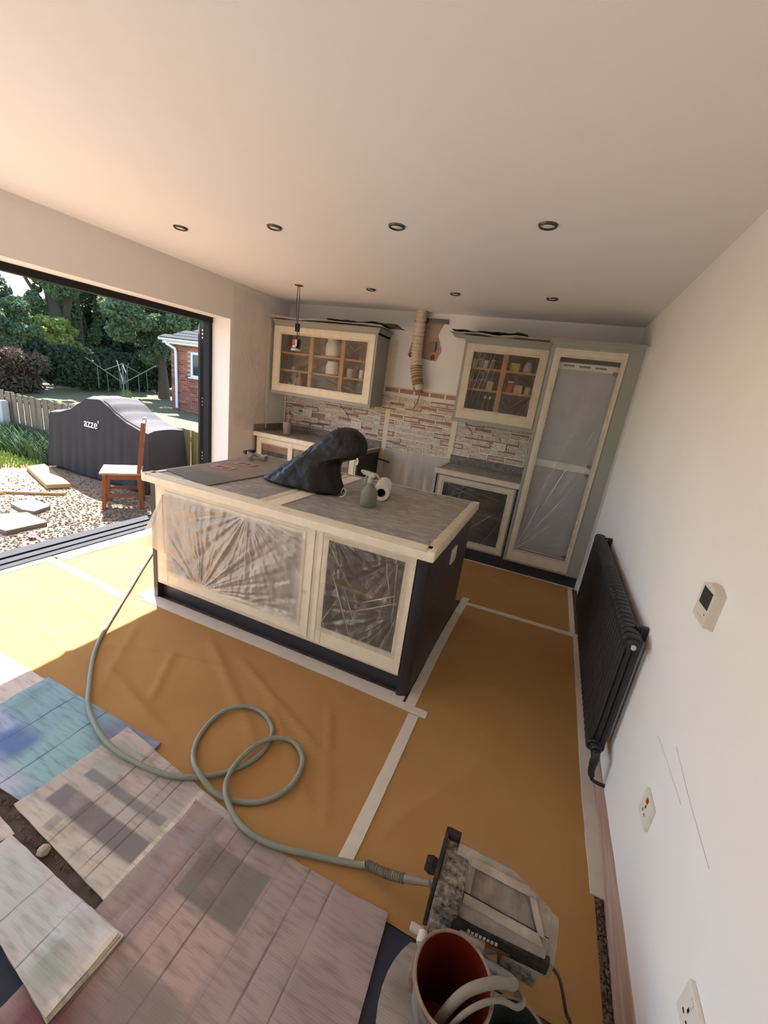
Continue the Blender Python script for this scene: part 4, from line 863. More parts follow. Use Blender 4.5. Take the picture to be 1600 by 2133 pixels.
ftape([(-3.0, -1.7), (-2.985, -2.4), (-2.98, -2.97)], .09, 'white floor tape along the garden side of the island', 10)
ftape([(-3.955, -.95), (-3.955, -2.2), (-3.96, -2.93)], .13, 'wide white floor tape along the threshold beside the island', 11)
ftape([(-4.0, -2.95), (-4.0, -3.4), (-4.0, -3.85)], .06, 'narrow white floor tape along the threshold near the cardboard', 12)
# navy mat and pale round offcut under the buckets
one('floor_mat', MB().prism([(-1.40, -3.889), (-.40, -3.889), (-.40, -5.0), (-2.3, -5.0), (-2.3, -4.36), (-1.40, -4.36)], .001, .007), 'navy_mat', 'dark navy floor mat under the cardboard and buckets', 'mat')
cm = card_mat('disc_card', (186, 172, 158), [(-.2, .2, .02, .1, (140, 130, 118), .03, .8)], base2=(160, 146, 132))
one('cardboard_offcut', MB().prism([(-.42+.222*math.cos(a), min(-3.892, -4.03+.222*math.sin(a))) for a in (2*math.pi*k/40 for k in range(40))], .006, .009), cm, 'round-edged pale card offcut under the dark red bucket', 'cardboard')
# sprayed cardboard sheets: each settles on the height field of what lies under it
import numpy as np
HX, HY, HS = -3.6, -5.0, .01
gx, gy = np.meshgrid(HX+np.arange(330)*HS, HY+np.arange(135)*HS)
Hf = np.full(gx.shape, .001); Hf[(gy > -3.89)] = .0062
Hf[((gx > -1.41) & (gx < -.39) & (gy < -3.88)) | ((gx > -2.31) & (gy < -4.35))] = .0072
FOOT = np.zeros(gx.shape, bool)
def inside(poly):
    m_ = np.zeros(gx.shape, bool); n_ = len(poly)
    for a in range(n_):
        (xa, ya), (xb, yb) = poly[a], poly[(a+1) % n_]
        c_ = ((ya > gy) != (yb > gy)); xi = xa+(gy-ya)*(xb-xa)/((yb-ya) or 1e-9); m_ ^= c_ & (gx < xi)
    return m_
def draped(H, reach=.14, slope=.13):
    """stiff sheet laid on H: falls away from every high spot no faster than the slope"""
    out = H.copy(); k = int(reach/HS)
    for a in range(-k, k+1):
        for b in range(-k, k+1):
            r = math.hypot(a, b)
            if r > k or r == 0: continue
            ys, yd = (slice(a, None), slice(None, -a)) if a > 0 else ((slice(None, a), slice(-a, None)) if a < 0 else (slice(None), slice(None)))
            xs, xd = (slice(b, None), slice(None, -b)) if b > 0 else ((slice(None, b), slice(-b, None)) if b < 0 else (slice(None), slice(None)))
            np.maximum(out[yd, xd], H[ys, xs]-slope*r*HS, out=out[yd, xd])
    return out
def card(label, poly, z, m, seed, x0, x1, y0, y1, creases=(), th=.005, curl=()):
    """sheet over the bounding rectangle x0..x1,y0..y1 warped to the quadrilateral poly (x0y0,x1y0,x1y1,x0y1)"""
    global Hf, FOOT
    foot = inside(poly); Hm = np.where(foot, Hf, .0); Dz = draped(Hm)+th+.0022
    q = [Vector((a, b_, 0)) for a, b_ in poly]; nx = max(20, int((x1-x0)*70)); ny = max(14, int((y1-y0)*70))
    def fn(u, v):
        p = (q[0]*(1-u)+q[1]*u)*(1-v)+(q[3]*(1-u)+q[2]*u)*v; d = .0010*nz(p.x*9+seed, p.y*9)+.0006*nz(p.x*30+seed, p.y*30)
        for cx in creases: d -= .0014*max(0, 1-abs(p.x-cx)/.010)
        for (cu, cv, h) in curl: d += h*max(0, 1-math.hypot((u-cu)*(x1-x0), (v-cv)*(y1-y0))/.1)**2
        e = .003*nz(seed+p.x*14, p.y*14)
        ix = min(329, max(0, int(round((p.x-HX)/HS)))); iy = min(134, max(0, int(round((p.y-HY)/HS))))
        return (p.x+e, p.y+e, float(Dz[iy, ix])+d)
    o = one('cardboard_sheet', MB().slab(fn, nx, ny, th), m, label, 'cardboard', 'sprayed cardboard sheets on the floor')
    Hf = np.where(foot, Dz+.0008, Hf); FOOT |= foot
    return o
DK = (92, 78, 76)
mA = card_mat('card_blue', (150, 174, 178), [(-2.7, -2.3, -3.98, -3.7, (140, 172, 176), .03, .9), (-2.3, -1.98, -4.12, -3.84, (146, 182, 180), .02, 1.0), (-2.55, -2.28, -4.3, -3.98, (98, 122, 168), .03, 1.0), (-2.12, -1.8, -3.90, -3.7, (128, 132, 150), .04, .9), (-2.4, -2.1, -4.3, -4.12, (196, 198, 206), .04, .8), (-2.75, -2.45, -4.05, -3.98, (190, 198, 220), .02, .7)], base2=(126, 152, 176), crease=((-2.41, .006, (60, 80, 100)), (-2.2, .006, (60, 76, 100)), (-2.0, .006, (80, 84, 100))), ctr=(-2.24, -3.978))
mA2 = card_mat('card_white', (222, 206, 192), [(-.3, .3, -.1, .02, (206, 186, 168), .04, .7)], base2=(208, 190, 176), crease=((0, .005, (150, 130, 120)),))
card('pale cardboard sheet lying in the sun by the garden opening', [(-3.4, -4.1), (-2.56, -4.1), (-2.60, -3.77), (-3.4, -3.76)], .0095, mA2, 2, -3.4, -2.56, -4.1, -3.76, (-2.95,), .004)
card('blue and teal sprayed cardboard sheet near the sunlit paper', [(-2.63, -4.2), (-1.84, -4.17), (-1.84, -3.762), (-2.64, -3.755)], .0125, mA, 1, -2.64, -1.84, -4.2, -3.755, (-2.4, -2.2, -2.0), curl=((1, 1, .012),))
mB = card_mat('card_grey', (198, 186, 172), [(-1.99, -1.53, -4.14, -4.062, (132, 124, 120), .005, 1.0), (-1.97, -1.55, -4.012, -3.975, (130, 126, 122), .005, .9), (-1.99, -1.86, -3.97, -3.84, (164, 166, 154), .02, .8), (-2.1, -1.53, -4.25, -4.15, (208, 198, 180), .006, .9), (-1.53, -1.505, -4.26, -3.78, (220, 208, 188), .004, 1.0), (-1.5, -1.25, -3.95, -3.75, (190, 178, 170), .03, .7), (-1.7, -1.54, -3.97, -3.80, (168, 158, 152), .03, .7), (-1.9, -1.86, -4.2, -4.15, (150, 142, 132), .004, .7)], base2=(184, 170, 158), crease=((-1.83, .005, DK), (-1.72, .007, DK), (-1.62, .005, DK), (-1.66, .004, DK)), ctr=(-1.661, -4.01))
card('grey cardboard sheet with dark sprayed rectangles', [(-2.06, -4.20), (-1.49, -4.245), (-1.262, -3.865), (-2.035, -3.775)], .0195, mB, 3, -2.06, -1.26, -4.24, -3.78, (-1.83, -1.72, -1.62, -1.45), curl=((1, 1, .004), (0, 0, .008)))
mC = card_mat('card_mauve', (184, 162, 154), [(-1.345, -1.09, -4.13, -3.96, (132, 122, 110), .005, 1.0), (-1.43, -1.34, -4.02, -3.9, (140, 130, 120), .01, .9), (-1.52, -1.35, -4.2, -3.88, (156, 138, 134), .04, .6), (-1.30, -1.05, -3.95, -3.87, (150, 138, 130), .02, .7), (-1.5, -1.25, -4.7, -4.40, (118, 70, 78), .05, .9), (-1.32, -1.08, -4.5, -4.28, (138, 126, 114), .05, .8), (-1.34, -1.1, -4.30, -4.14, (190, 164, 152), .01, .9), (-1.05, -.65, -4.02, -3.86, (160, 144, 140), .04, .6), (-1.0, -.7, -4.4, -4.1, (176, 156, 150), .05, .6), (-.9, -.72, -4.2, -4.08, (146, 130, 126), .03, .5)], base2=(164, 142, 136), crease=((-1.37, .004, DK), (-1.21, .005, DK), (-.985, .006, DK), (-.89, .004, DK), (-1.08, .004, (150, 118, 108)), (-1.29, .003, DK)), ctr=(-1.07, -4.309))
card('large mauve sprayed cardboard sheet with an olive square', [(-1.52, -4.75), (-.62, -4.75), (-.692, -3.868), (-1.505, -3.885)], .0265, mC, 4, -1.52, -.64, -4.75, -3.87, (-1.37, -1.21, -.985, -.89), curl=((0, 1, .012), (1, 1, .006)))
mD = card_mat('card_pale', (222, 212, 200), [(-1.9, -1.45, -4.42, -4.28, (200, 204, 196), .03, .9), (-1.52, -1.42, -4.46, -4.38, (158, 170, 152), .03, .8), (-1.7, -1.5, -4.33, -4.26, (206, 196, 198), .03, .7), (-1.40, -1.36, -4.5, -4.25, (226, 214, 194), .006, .9)], base2=(202, 192, 184), crease=((-1.7, .004, DK), (-1.55, .004, DK)), ctr=(-1.661, -4.368))
for k in range(3):
    card(('pale cardboard sheet at the bottom of the stack beside the rubble', 'middle pale cardboard sheet of the stack beside the rubble', 'topmost pale green-tinged cardboard sheet of the stack beside the rubble')[k], [(-1.95, -4.40), (-1.38-.004*k, -4.475), (-1.372-.006*k, -4.278-.004*k), (-1.95, -4.262)], +.030+.0052*k, mD, 5+k, -1.95, -1.37, -4.46, -4.27, (-1.7, -1.55), .004, curl=((1, 1, .006),))
card('pale cardboard offcut at the edge of the rubble strip', [(-2.5, -4.40), (-1.972, -4.30), (-1.955, -4.252), (-2.3, -4.215)], .012, mA2, 9, -2.5, -1.955, -4.36, -4.2, ())
one('loose_stone', MB().lathe([(0, 0), (.017, .003), (.021, .014), (.014, .027), (0, .031)], 7, (-1.812, -4.243, .0)), 'stone', 'single pale stone chip in the rubble strip', 'stone')
rb = MB(); Rr = random.Random(3)
def pebble(m, x, y, z, r, R):
    V = [Vector(p)*r*R.uniform(.6, 1.2) for p in ((1, 0, 0), (-.8, .3, 0), (0, 1, .1), (.1, -1, 0), (0, 0, .7), (0, 0, -.5))]
    a = R.uniform(0, 6.28); ca, sa = math.cos(a), math.sin(a)
    m.add([(x+p.x*ca-p.y*sa, y+p.x*sa+p.y*ca, z+p.z) for p in V], [(0, 2, 4), (2, 1, 4), (1, 3, 4), (3, 0, 4), (2, 0, 5), (1, 2, 5), (3, 1, 5), (0, 3, 5)])
def bare(x, y_, r):
    a = int((y_-HY)/HS); b = int((x-HX)/HS); k = int(r*1.3/HS)+1
    return not FOOT[a-k:a+k+1, b-k:b+k+1].any() and Hf[a, b] < .003
for _ in range(9000):
    xr, yr_, rr_ = Rr.uniform(-2.6, -1.37), Rr.uniform(-4.42, -4.1), min(.02, abs(Rr.gauss(0, .007))+.002)
    if bare(xr, yr_, rr_): pebble(rb, xr, yr_, .003, rr_, Rr)
for _ in range(420): pebble(rb, Rr.uniform(-.034, -.006), Rr.uniform(-4.3, -3.47), .003, abs(Rr.gauss(0, .005))+.002, Rr)
o = one('rubble', rb, 'rubble', 'crumbled screed rubble on the bare floor between the cardboard', 'rubble', kind='stuff')
# spray hose
hp = [(-3.72, -1.9, .02), (-3.64, -2.2, .02), (-3.52, -2.444, .02), (-3.06, -3.03, .026), (-2.708, -3.459, .03), (-2.405, -3.708, .035), (-2.224, -3.817, .035), (-1.979, -3.886, .04), (-1.724, -3.873, .044), (-1.579, -3.812, .04), (-1.486, -3.72, .03), (-1.43, -3.601, .05), (-1.462, -3.468, .03), (-1.576, -3.404, .03), (-1.687, -3.434, .03), (-1.746, -3.534, .03), (-1.718, -3.679, .045), (-1.626, -3.78, .07), (-1.488, -3.826, .04), (-1.359, -3.805, .03), (-1.267, -3.744, .03), (-1.221, -3.643, .03), (-1.25, -3.528, .03), (-1.338, -3.475, .028), (-1.419, -3.513, .024), (-1.475, -3.612, .055), (-1.469, -3.743, .05), (-1.417, -3.821, .075), (-1.293, -3.88, .05), (-1.159, -3.882, .05), (-1.002, -3.838, .04), (-.816, -3.78, .035)]
hs = thing('spray_hose', 'dusty green spray hose looping over the floor to the sprayer', 'hose', (-1.6, -3.6, .01))
from mathutils.bvhtree import BVHTree
bpy.context.view_layer.update()
TR = []
for o in bpy.data.objects:
    if o.type == 'MESH' and o.name.split('.')[0] in ('kraft_paper', 'cardboard_sheet', 'floor_tape', 'floor_mat'):
        mw = o.matrix_world; TR.append(BVHTree.FromPolygons([mw @ v.co for v in o.data.vertices], [tuple(p.vertices) for p in o.data.polygons]))
def ground(x, y_):
    h = .001
    for t_ in TR:
        hit = t_.ray_cast(Vector((x, y_, .3)), Vector((0, 0, -1)))
        if hit[0] is not None: h = max(h, hit[0].z)
    return h
HR = .0108; hq = spline(hp, 8); gz = [max(ground(p.x+dx, p.y+dy) for dx in (-.008, 0, .008) for dy in (-.008, 0, .008)) for p in hq]
zz = [max(gz[max(0, i_-2):i_+3])+HR for i_ in range(len(hq))]
for i_ in range(len(hq)):                       # later turns lie on earlier ones
    for k_ in range(0, i_-20):
        dd = math.hypot(hq[i_].x-hq[k_].x, hq[i_].y-hq[k_].y)
        if dd < .03: zz[i_] = max(zz[i_], zz[k_]+2*HR*math.sqrt(max(0, 1-(dd/.045)**2)))
base_ = list(zz)
for _ in range(40):                             # stiff hose: eases down from the crossings
    zz = [max(base_[i_], .5*zz[i_]+.25*(zz[max(0, i_-1)]+zz[min(len(zz)-1, i_+1)])) for i_ in range(len(zz))]
zz[-1] = max(zz[-1], .030)
for p, z_ in zip(hq, zz): p.z = z_
obj('hose', MB().tube(hq, HR, 12), 'green_hose', hs, True)
hp[-1] = tuple(hq[-1])
E0 = Vector(hp[-1]); E1 = Vector((-.67, -3.795, .09)); E2 = Vector((-.575, -3.80, .145))
obj('spring_guard', MB().tube(spline([E0+(E1-E0)*.05, E0.lerp(E1, .5)+Vector((0, 0, -.008)), E1], 46), lambda t: .0135+.0028*math.sin(t*2*math.pi*20), 12), 'dusty_hose', hs, True)
obj('end_fitting', MB().tube([E1, E1.lerp(E2, .4), E1.lerp(E2, .45), E2], lambda t: .0125 if t < .5 else .010, 12), 'dusty_hose', hs, True)

# ------------------------------------------------------------------ paint sprayer
spv = thing('paint_sprayer', 'paint-caked grey airless sprayer on a stand by the buckets', 'paint sprayer', (-.40, -3.84, .01))
def loft(prof_fn, xs):
    """prof_fn(x)-> list of (y,z) around; loft along x"""
    m = MB(); R = [[(x, a, b_) for a, b_ in prof_fn(x)] for x in xs]; n = len(R[0])
    V = [p for r in R for p in r]
    F = [(i*n+k, i*n+(k+1) % n, (i+1)*n+(k+1) % n, (i+1)*n+k) for i in range(len(R)-1) for k in range(n)]+[tuple(range(n-1, -1, -1)), tuple(range((len(R)-1)*n, len(R)*n))]
    return m.add(V, F)
def sh(x):
    t = (x+.53)/.28; yb = -3.765-.03*max(0, t-.6)/.4; zb = .335-.035*max(0, t-.6)/.4; yf = -3.905+.02*max(0, t-.3); zf = .235
    return [(yb, .20), (yb, zb-.01), (yb-.012, zb), (yb-.03, zb-.004), (yf+.008, zf+.035), (yf, zf+.02), (yf, zf-.03), (yf+.03, zf-.04)]
obj('housing', loft(sh, [-.53+.28*k/14 for k in range(15)]), 'sprayer_body', spv, True)
obj('motor_cap', loft(lambda x: [(-3.80+.0, .20), (-3.80, .30-.5*max(0, x+.27)), (-3.83, .295-.5*max(0, x+.27)), (-3.885, .225), (-3.885, .165), (-3.82, .16)], [-.262, -.25, -.235, -.222]), 'sprayer_body', spv, True)
# recess in the shroud: a dark trough framed by raised lips
def sl(x, s, up):  # point on sloping face, s 0=back 1=front
    A = Vector((x, -3.795, .331)); Bp = Vector((x, -3.893, .268)); nrm = Vector((0, -.54, .84)); return A.lerp(Bp, s)+nrm*up
def slq(pts, up0, up1):
    m = MB(); n = len(pts); V = [sl(x, s, up0) for x, s in pts]+[sl(x, s, up1) for x, s in pts]
    return m.add(V, [tuple(range(n)), tuple(range(2*n-1, n-1, -1))]+[((i+1) % n, i, n+i, n+(i+1) % n) for i in range(n)])
obj('recess', slq([(-.47, .22), (-.325, .22), (-.285, .74), (-.47, .74)], -.002, .0035), 'sprayer_recess', spv)
for pts in ([(-.485, .02), (-.32, .02), (-.30, .20), (-.485, .20)], [(-.485, .76), (-.28, .76), (-.262, .95), (-.485, .95)], [(-.320, .08), (-.302, .08), (-.262, .78), (-.28, .78)]):
    obj('lip', slq(pts, 0, .013), 'sprayer_body', spv)
obj('seam', slq([(-.50, .735), (-.25, .735), (-.25, .755), (-.50, .755)], .004, .006), 'sprayer_dark', spv)
obj('pump_block', MB().box(-.565, -.49, -3.915, -3.765, .14, .325, b=.01).box(-.575, -.545, -3.90, -3.80, .12, .30, b=.006).box(-.56, -.50, -3.93, -3.90, .1, .2, b=.008), 'sprayer_crust', spv)
obj('front_plate', MB().box(-.578, -.566, -3.91, -3.752, .13, .345, b=.004), 'sprayer_dark', spv)
obj('top_clip', MB().box(-.57, -.53, -3.775, -3.755, .325, .352, b=.004), 'sprayer_dark', spv)
lbm = MB().box(-.50, -.235, -3.918, -3.898, .19, .238, b=.004); lbm.v = [(x, y_+(x+.5)*.08, z) for x, y_, z in lbm.v]
obj('label_strip', lbm, 'sprayer_dark', spv)
l2 = MB().box(-.475, -.335, -3.922, -3.914, .198, .205); l2.v = [(x, y_+(x+.5)*.08, z) for x, y_, z in l2.v]
obj('orange_stripe', l2, 'label_orange', spv)
Rl = random.Random(2)
l3 = MB()
for k in range(8): l3.box(-.455+.011*k, -.448+.011*k, -3.921, -3.912, .215+.001*Rl.random(), .223+.003*Rl.random())
l3.v = [(x, y_+(x+.5)*.08, z) for x, y_, z in l3.v]; obj('worn_lettering', l3, 'label_pale', spv)
vn = obj('vent_housing', MB().box(-.36, -.25, -3.905, -3.83, .13, .195, b=.02), 'sprayer_body', spv, True)
for k in range(7): obj('vent_rib', B(-.352, -.258, -3.909+.0, -3.902, .139+.007*k, .142+.007*k), 'sprayer_crust', vn)
obj('stand_column', MB().box(-.475, -.40, -3.93, -3.85, .05, .21, b=.01), 'sprayer_body', spv)
for k, (a, b_) in enumerate((((-.46, -3.90, .06), (-.50, -3.955, .0165)), ((-.42, -3.90, .06), (-.37, -3.955, .0165)), ((-.46, -3.86, .08), (-.53, -3.75, .0165)), ((-.40, -3.86, .08), (-.28, -3.76, .0165)))):
    obj('leg', MB().tube([a, b_], .011, 10), 'sprayer_body', spv, True)
obj('prime_knob', MB().lathe([(0, -.03), (.016, -.03), (.018, -.02), (.018, 0), (0, 0)], 14, (-.565, -3.925, .125), 'Y').box(-.61, -.57, -3.935, -3.915, .118, .132, b=.004), 'label_pale', spv, True)
obj('hose_port', MB().tube([(-.585, -3.80, .14), (-.555, -3.80, .16)], .014, 12), 'sprayer_crust', spv)
obj('side_knob', MB().lathe([(0, -.03), (.02, -.03), (.026, -.012), (.022, .006), (0, .006)], 12, (-.585, -3.80, .22), 'X'), 'sprayer_dark', spv, True)
one('power_cable', MB().tube([(-.222, -3.855, .17), (-.19, -3.86, .15), (-.150, -3.875, .06), (-.128, -3.86, .0108), (-.125, -3.92, .0085), (-.14, -4.02, .0065), (-.17, -4.2, .006), (-.2, -4.5, .006)], .0048, 8, sub=8), 'cable', 'thin dark mains cable trailing from the sprayer', 'cable', None, True)
# buckets
def bucket(name, label, c, r0, r1, h, mo, mi):
    t = thing(name, label, 'bucket', (*c, .010))
    obj('wall', MB().lathe([(0, 0), (r0, 0), (r1, h-.012), (r1+.005, h-.012), (r1+.005, h), (r1-.002, h), (r1-.003, h-.002)], 36, cap=False), mo, t, True, local=True)
    obj('lining', MB().lathe([(0, .012), (r0-.004, .012), (r1-.0035, h-.001)], 36, cap=False), mi, t, True, local=True)
    obj('rim', MB().tube([((r1+.001)*math.cos(a), (r1+.001)*math.sin(a), h+.0015*nz(math.cos(a)*4, math.sin(a)*4)) for a in (2*math.pi*k/48 for k in range(49))], .0042, 8, cap=False), 'crust_rim', t, True, local=True)
    return t
k1 = bucket('bucket', 'paint-crusted bucket with a dark red lining', (-.472, -4.075), .072, .094, .29, 'bucket_out', 'bucket_in')
obj('bottom_film', MB().lathe([(0, .055), (.066, .055), (.0, .056)], 30, (-.01, -.01, 0)), 'bucket_in', k1, True, local=True)
obj('handle_lug', MB().box(-.105, -.085, -.02, .03, .18, .235, b=.008), 'crust_rim', k1, local=True)
k2 = bucket('bucket', 'dark bucket with black-green lining next to the red-lined bucket', (-.300, -4.065), .058, .075, .2, 'dark_bucket', 'dark_bucket')
st = thing('suction_tubes', 'two dusty suction tubes bent over the rim of the red-lined bucket', 'hose', (-.42, -4.08, .05))
obj('thick_tube', MB().tube([(-.488, -4.115, .085), (-.484, -4.125, .22), (-.445, -4.095, .312), (-.385, -4.055, .332), (-.336, -4.02, .302), (-.334, -3.985, .255), (-.362, -3.945, .19), (-.425, -3.905, .13)], .0115, 14, sub=8), 'dusty_hose', st, True)
obj('thin_tube', MB().tube([(-.465, -4.125, .085), (-.46, -4.138, .24), (-.425, -4.115, .312), (-.37, -4.075, .322), (-.318, -4.048, .29), (-.302, -4.0, .245), (-.35, -3.945, .16), (-.425, -3.90, .10)], .0062, 12, sub=8), 'dusty_hose', st, True)

# ------------------------------------------------------------------ outside: ground
GZ = -.13
struct('ground_yard', MB().grid(lambda u, v: (-11.5+u*7.14, -9+v*8.85, GZ+.008*nz(u*14, v*16)+.004*nz(u*60, v*60)), 130, 130), 'yard_ground', True)
struct('ground_lawn', MB().grid(lambda u, v: (-40+u*44, -.15+v*40, GZ-.08+.03*nz(u*20, v*20)), 80, 70), 'lawn', True)
struct('ground_far', MB().grid(lambda u, v: (-60+u*48.5, -60+v*60, GZ-.1), 4, 4), 'lawn')
gv = MB(); Rg = random.Random(11)
def poly_in(x, y_, P_, m_=0):
    cx = sum(p[0] for p in P_)/len(P_); cy = sum(p[1] for p in P_)/len(P_); q = False
    P_ = [(p[0]+math.copysign(m_, p[0]-cx), p[1]+math.copysign(m_, p[1]-cy)) for p in P_]
    for (xa, ya), (xb, yb) in zip(P_, P_[1:]+P_[:1]):
        if (ya > y_) != (yb > y_) and x < xa+(y_-ya)*(xb-xa)/(yb-ya): q = not q
    return q
SLAB1 = [(-5.82, -2.33), (-5.87, -2.10), (-5.50, -2.12), (-5.42, -2.32), (-5.55, -2.36)]; SLAB2 = [(-5.62, -2.72), (-5.42, -2.38), (-5.03, -2.42), (-5.03, -2.76), (-5.2, -2.78)]
PLANK = [(-7.25, -1.42), (-7.27, -1.18), (-6.14, -1.52), (-6.24, -1.74)]; BAT1 = [(-6.62, -2.42), (-6.60, -2.37), (-5.88, -1.72), (-5.90, -1.77)]; BAT2 = [(-6.7, -2.55), (-6.68, -2.50), (-6.28, -2.16), (-6.30, -2.20)]
KEEP = [SLAB1, SLAB2, PLANK, BAT1, BAT2, [(-7.34, -1.09), (-5.28, -1.09), (-5.28, -.4), (-7.34, -.4)]]
for _ in range(9000):
    x = -4.38-abs(Rg.gauss(0, 1.25)); yv = Rg.uniform(-4.4, -.5)
    if x < -7.2: continue
    if any(poly_in(x, yv, P_, .02) for P_ in KEEP): continue
    pebble(gv, x, yv, GZ+.004+.008*nz((x+11.5)/7.14*14, (yv+9)/8.85*16), Rg.uniform(.006, .02), Rg)
one('gravel', gv, 'gravel', 'loose grey gravel and rubble over the sandy yard', 'gravel', kind='stuff')
def blades(name, n, xr, yr, h, m, label, seed, lean=.5, cond=None):
    R = random.Random(seed); g = MB()
    for _ in range(n):
        x = R.uniform(*xr); yv = R.uniform(*yr)
        if cond and not cond(x, yv): continue
        a = R.uniform(0, 6.28); hh = R.uniform(.4, 1)*h; w_ = .006+.006*R.random(); dx, dy = math.cos(a)*hh*lean*R.random(), math.sin(a)*hh*lean*R.random(); z = GZ-.01
        if -1.14 < yv < -.36 and x+dx > -7.37: dx = -abs(dx)
        if yv < -.2 and yv+dy > -.235: dy = -abs(dy)
        if -10.01 < x < -9.84 and -.40 < yv < -.23: continue
        if -10.01 < x+dx < -9.84 and -.40 < yv+dy < -.23: dx, dy = 0, -.5*hh
        px, py = -math.sin(a)*w_, math.cos(a)*w_
        g.add([(x-px, yv-py, z), (x+px, yv+py, z), (x+dx*.4+px*.7, yv+dy*.4+py*.7, z+hh*.6), (x+dx*.4-px*.7, yv+dy*.4-py*.7, z+hh*.6), (x+dx, yv+dy, z+hh)], [(0, 1, 2, 3), (3, 2, 4)])
    o = one(name, g, m, label, 'grass', kind='stuff'); return o
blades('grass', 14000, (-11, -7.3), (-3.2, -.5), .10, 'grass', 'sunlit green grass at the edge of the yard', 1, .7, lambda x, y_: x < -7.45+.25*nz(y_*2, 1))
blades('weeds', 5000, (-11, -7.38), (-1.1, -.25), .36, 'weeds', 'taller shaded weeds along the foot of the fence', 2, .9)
blades('tuft', 160, (-15.2, -14.9), (5.7, 6.0), .5, 'grass', 'small bright plant on the lawn below the rotary airer', 3, .6)
# paving slabs, planks
def plate(name, P, z, th, m, label, cat, grp=None):
    return one(name, MB().prism(P, z, z+th), m, label, cat, grp)
plate('paving_slab', [(-5.82, -2.33), (-5.87, -2.10), (-5.50, -2.12), (-5.42, -2.32), (-5.55, -2.36)], GZ-.008, .048, 'slab', 'smaller loose paving slab in the yard near the planks', 'slab')
plate('paving_slab', [(-5.62, -2.72), (-5.42, -2.38), (-5.03, -2.42), (-5.03, -2.76), (-5.2, -2.78)], GZ-.008, .053, 'slab', 'larger loose paving slab nearest the threshold', 'slab')
pk = plate('timber_plank', [(-7.25, -1.42), (-7.27, -1.18), (-6.14, -1.52), (-6.24, -1.74)], GZ+.006, .055, 'plank', 'thick pale timber plank lying beside the covered barbecue', 'plank')
plate('timber_batten', [(-6.62, -2.42), (-6.60, -2.37), (-5.88, -1.72), (-5.90, -1.77)], GZ+.004, .028, 'plank', 'thin timber batten lying on the yard below the plank', 'plank')
plate('timber_batten', [(-6.7, -2.55), (-6.68, -2.50), (-6.28, -2.16), (-6.30, -2.20)], GZ+.004, .026, 'plank', 'short timber batten beside the longer batten', 'plank')
mat('red_scrap', (226, 92, 92), .5)
one('plastic_scrap', MB().slab(lambda u, v: (-4.86+u*.09, -2.70+v*.06, GZ+.03+.015*nz(u*3, v*3)), 5, 4, .003), 'red_scrap', 'crumpled red plastic scrap on the gravel', 'scrap')
# covered barbecue
bx0, bx1, by0, by1 = -7.30, -5.31, -1.03, -.47
def hump(x):
    P = [(-7.30, .70), (-7.1, .73), (-6.85, .80), (-6.62, .92), (-6.46, 1.0), (-6.2, 1.02), (-6.05, .96), (-5.88, .86), (-5.68, .78), (-5.45, .725), (-5.31, .71)]
    for (a, b_), (c_, d_) in zip(P, P[1:]):
        if a <= x <= c_: t = (x-a)/(c_-a); t = t*t*(3-2*t)*.35+t*.65; return b_+(d_-b_)*t
    return .71
cv = MB(); nx = 90; ring = []
for i in range(nx+1):
    u = i/nx; x = bx0+u*(bx1-bx0); zt = hump(x); g = []
    e = 0
    for j in range(30):
        if j <= 10: t = j/10; yv, z = by0, GZ+.04+(zt-GZ-.07)*t; side = -1; fl_ = 1-t
        elif j <= 18: t = (j-10)/8; yv, z = by0+.012+(by1-by0-.024)*t, zt-.006+.02*math.sin(math.pi*t); side = 0; fl_ = 0
        else: t = (j-19)/10; yv, z = by1, zt-.03-(zt-GZ-.07)*t; side = 1; fl_ = t
        fold = (.020*math.sin(x*17+2*nz(x*3, 1))+.018*nz(x*7, z*1.2))*fl_**.7
        yv += side*(abs(fold)*.9+.05*fl_)
        if j <= 10 or j >= 19: z += (.03*nz(x*2.5, 4))*fl_
        g.append((x+(.03*fl_*(1 if u > .97 else -1 if u < .03 else 0)), yv, z))
    ring.append(g)
V = [p for g in ring for p in g]; n = 30
F = [(i*n+j, i*n+j+1, (i+1)*n+j+1, (i+1)*n+j) for i in range(nx) for j in range(n-1)]
F += [tuple(range(n-1, -1, -1)), tuple(range(nx*n, nx*n+n))]
bbq = thing('covered_barbecue', 'long barbecue under a dark fabric cover with domed middle, in the yard', 'barbecue', (-6.3, -.75, GZ))
obj('cover', cv.add(V, F), 'cover_fabric', bbq, True)
sf = MB()
for xa in (-6.10, -5.97):
    sf.tube([(xa+.8*max(0, t)*.9, by0+.005-.004, hump(xa+.8*max(0, t)*.9)+.004) for t in [k/16 for k in range(17)]], .010, 6) if xa < -6 else None
obj('piping', sf, 'cover_fabric', bbq, True)
for x, yv in ((-7.2, -.96), (-5.45, -.96), (-7.2, -.55), (-5.45, -.55)): obj('castor', MB().lathe([(0, -.018), (.035, -.018), (.035, .018), (0, .018)], 14, (x, yv, GZ+.036), 'X'), 'black', bbq, True)
fc = bpy.data.curves.new('logo_text', 'FONT'); fc.body = "azze'"; fc.size = .16; fc.extrude = .002; fc.align_x = 'CENTER'; fc.align_y = 'CENTER'; fc.offset = .001
fo = bpy.data.objects.new('logo_tmp', fc); C.objects.link(fo); bpy.context.view_layer.update()
me = bpy.data.meshes.new_from_object(fo); bpy.data.objects.remove(fo)
mat('logo_white', (224, 220, 216), .7); me.materials.clear(); me.materials.append(MATS['logo_white'])
lo = bpy.data.objects.new('logo', me); C.objects.link(lo); lo.parent = bbq; lo.location = Vector((-6.35, -1.062, .645))-Vector((-6.3, -.75, GZ)); lo.rotation_euler = (math.radians(88), 0, 0)
lo['label'] = 'white lettering on the cover'
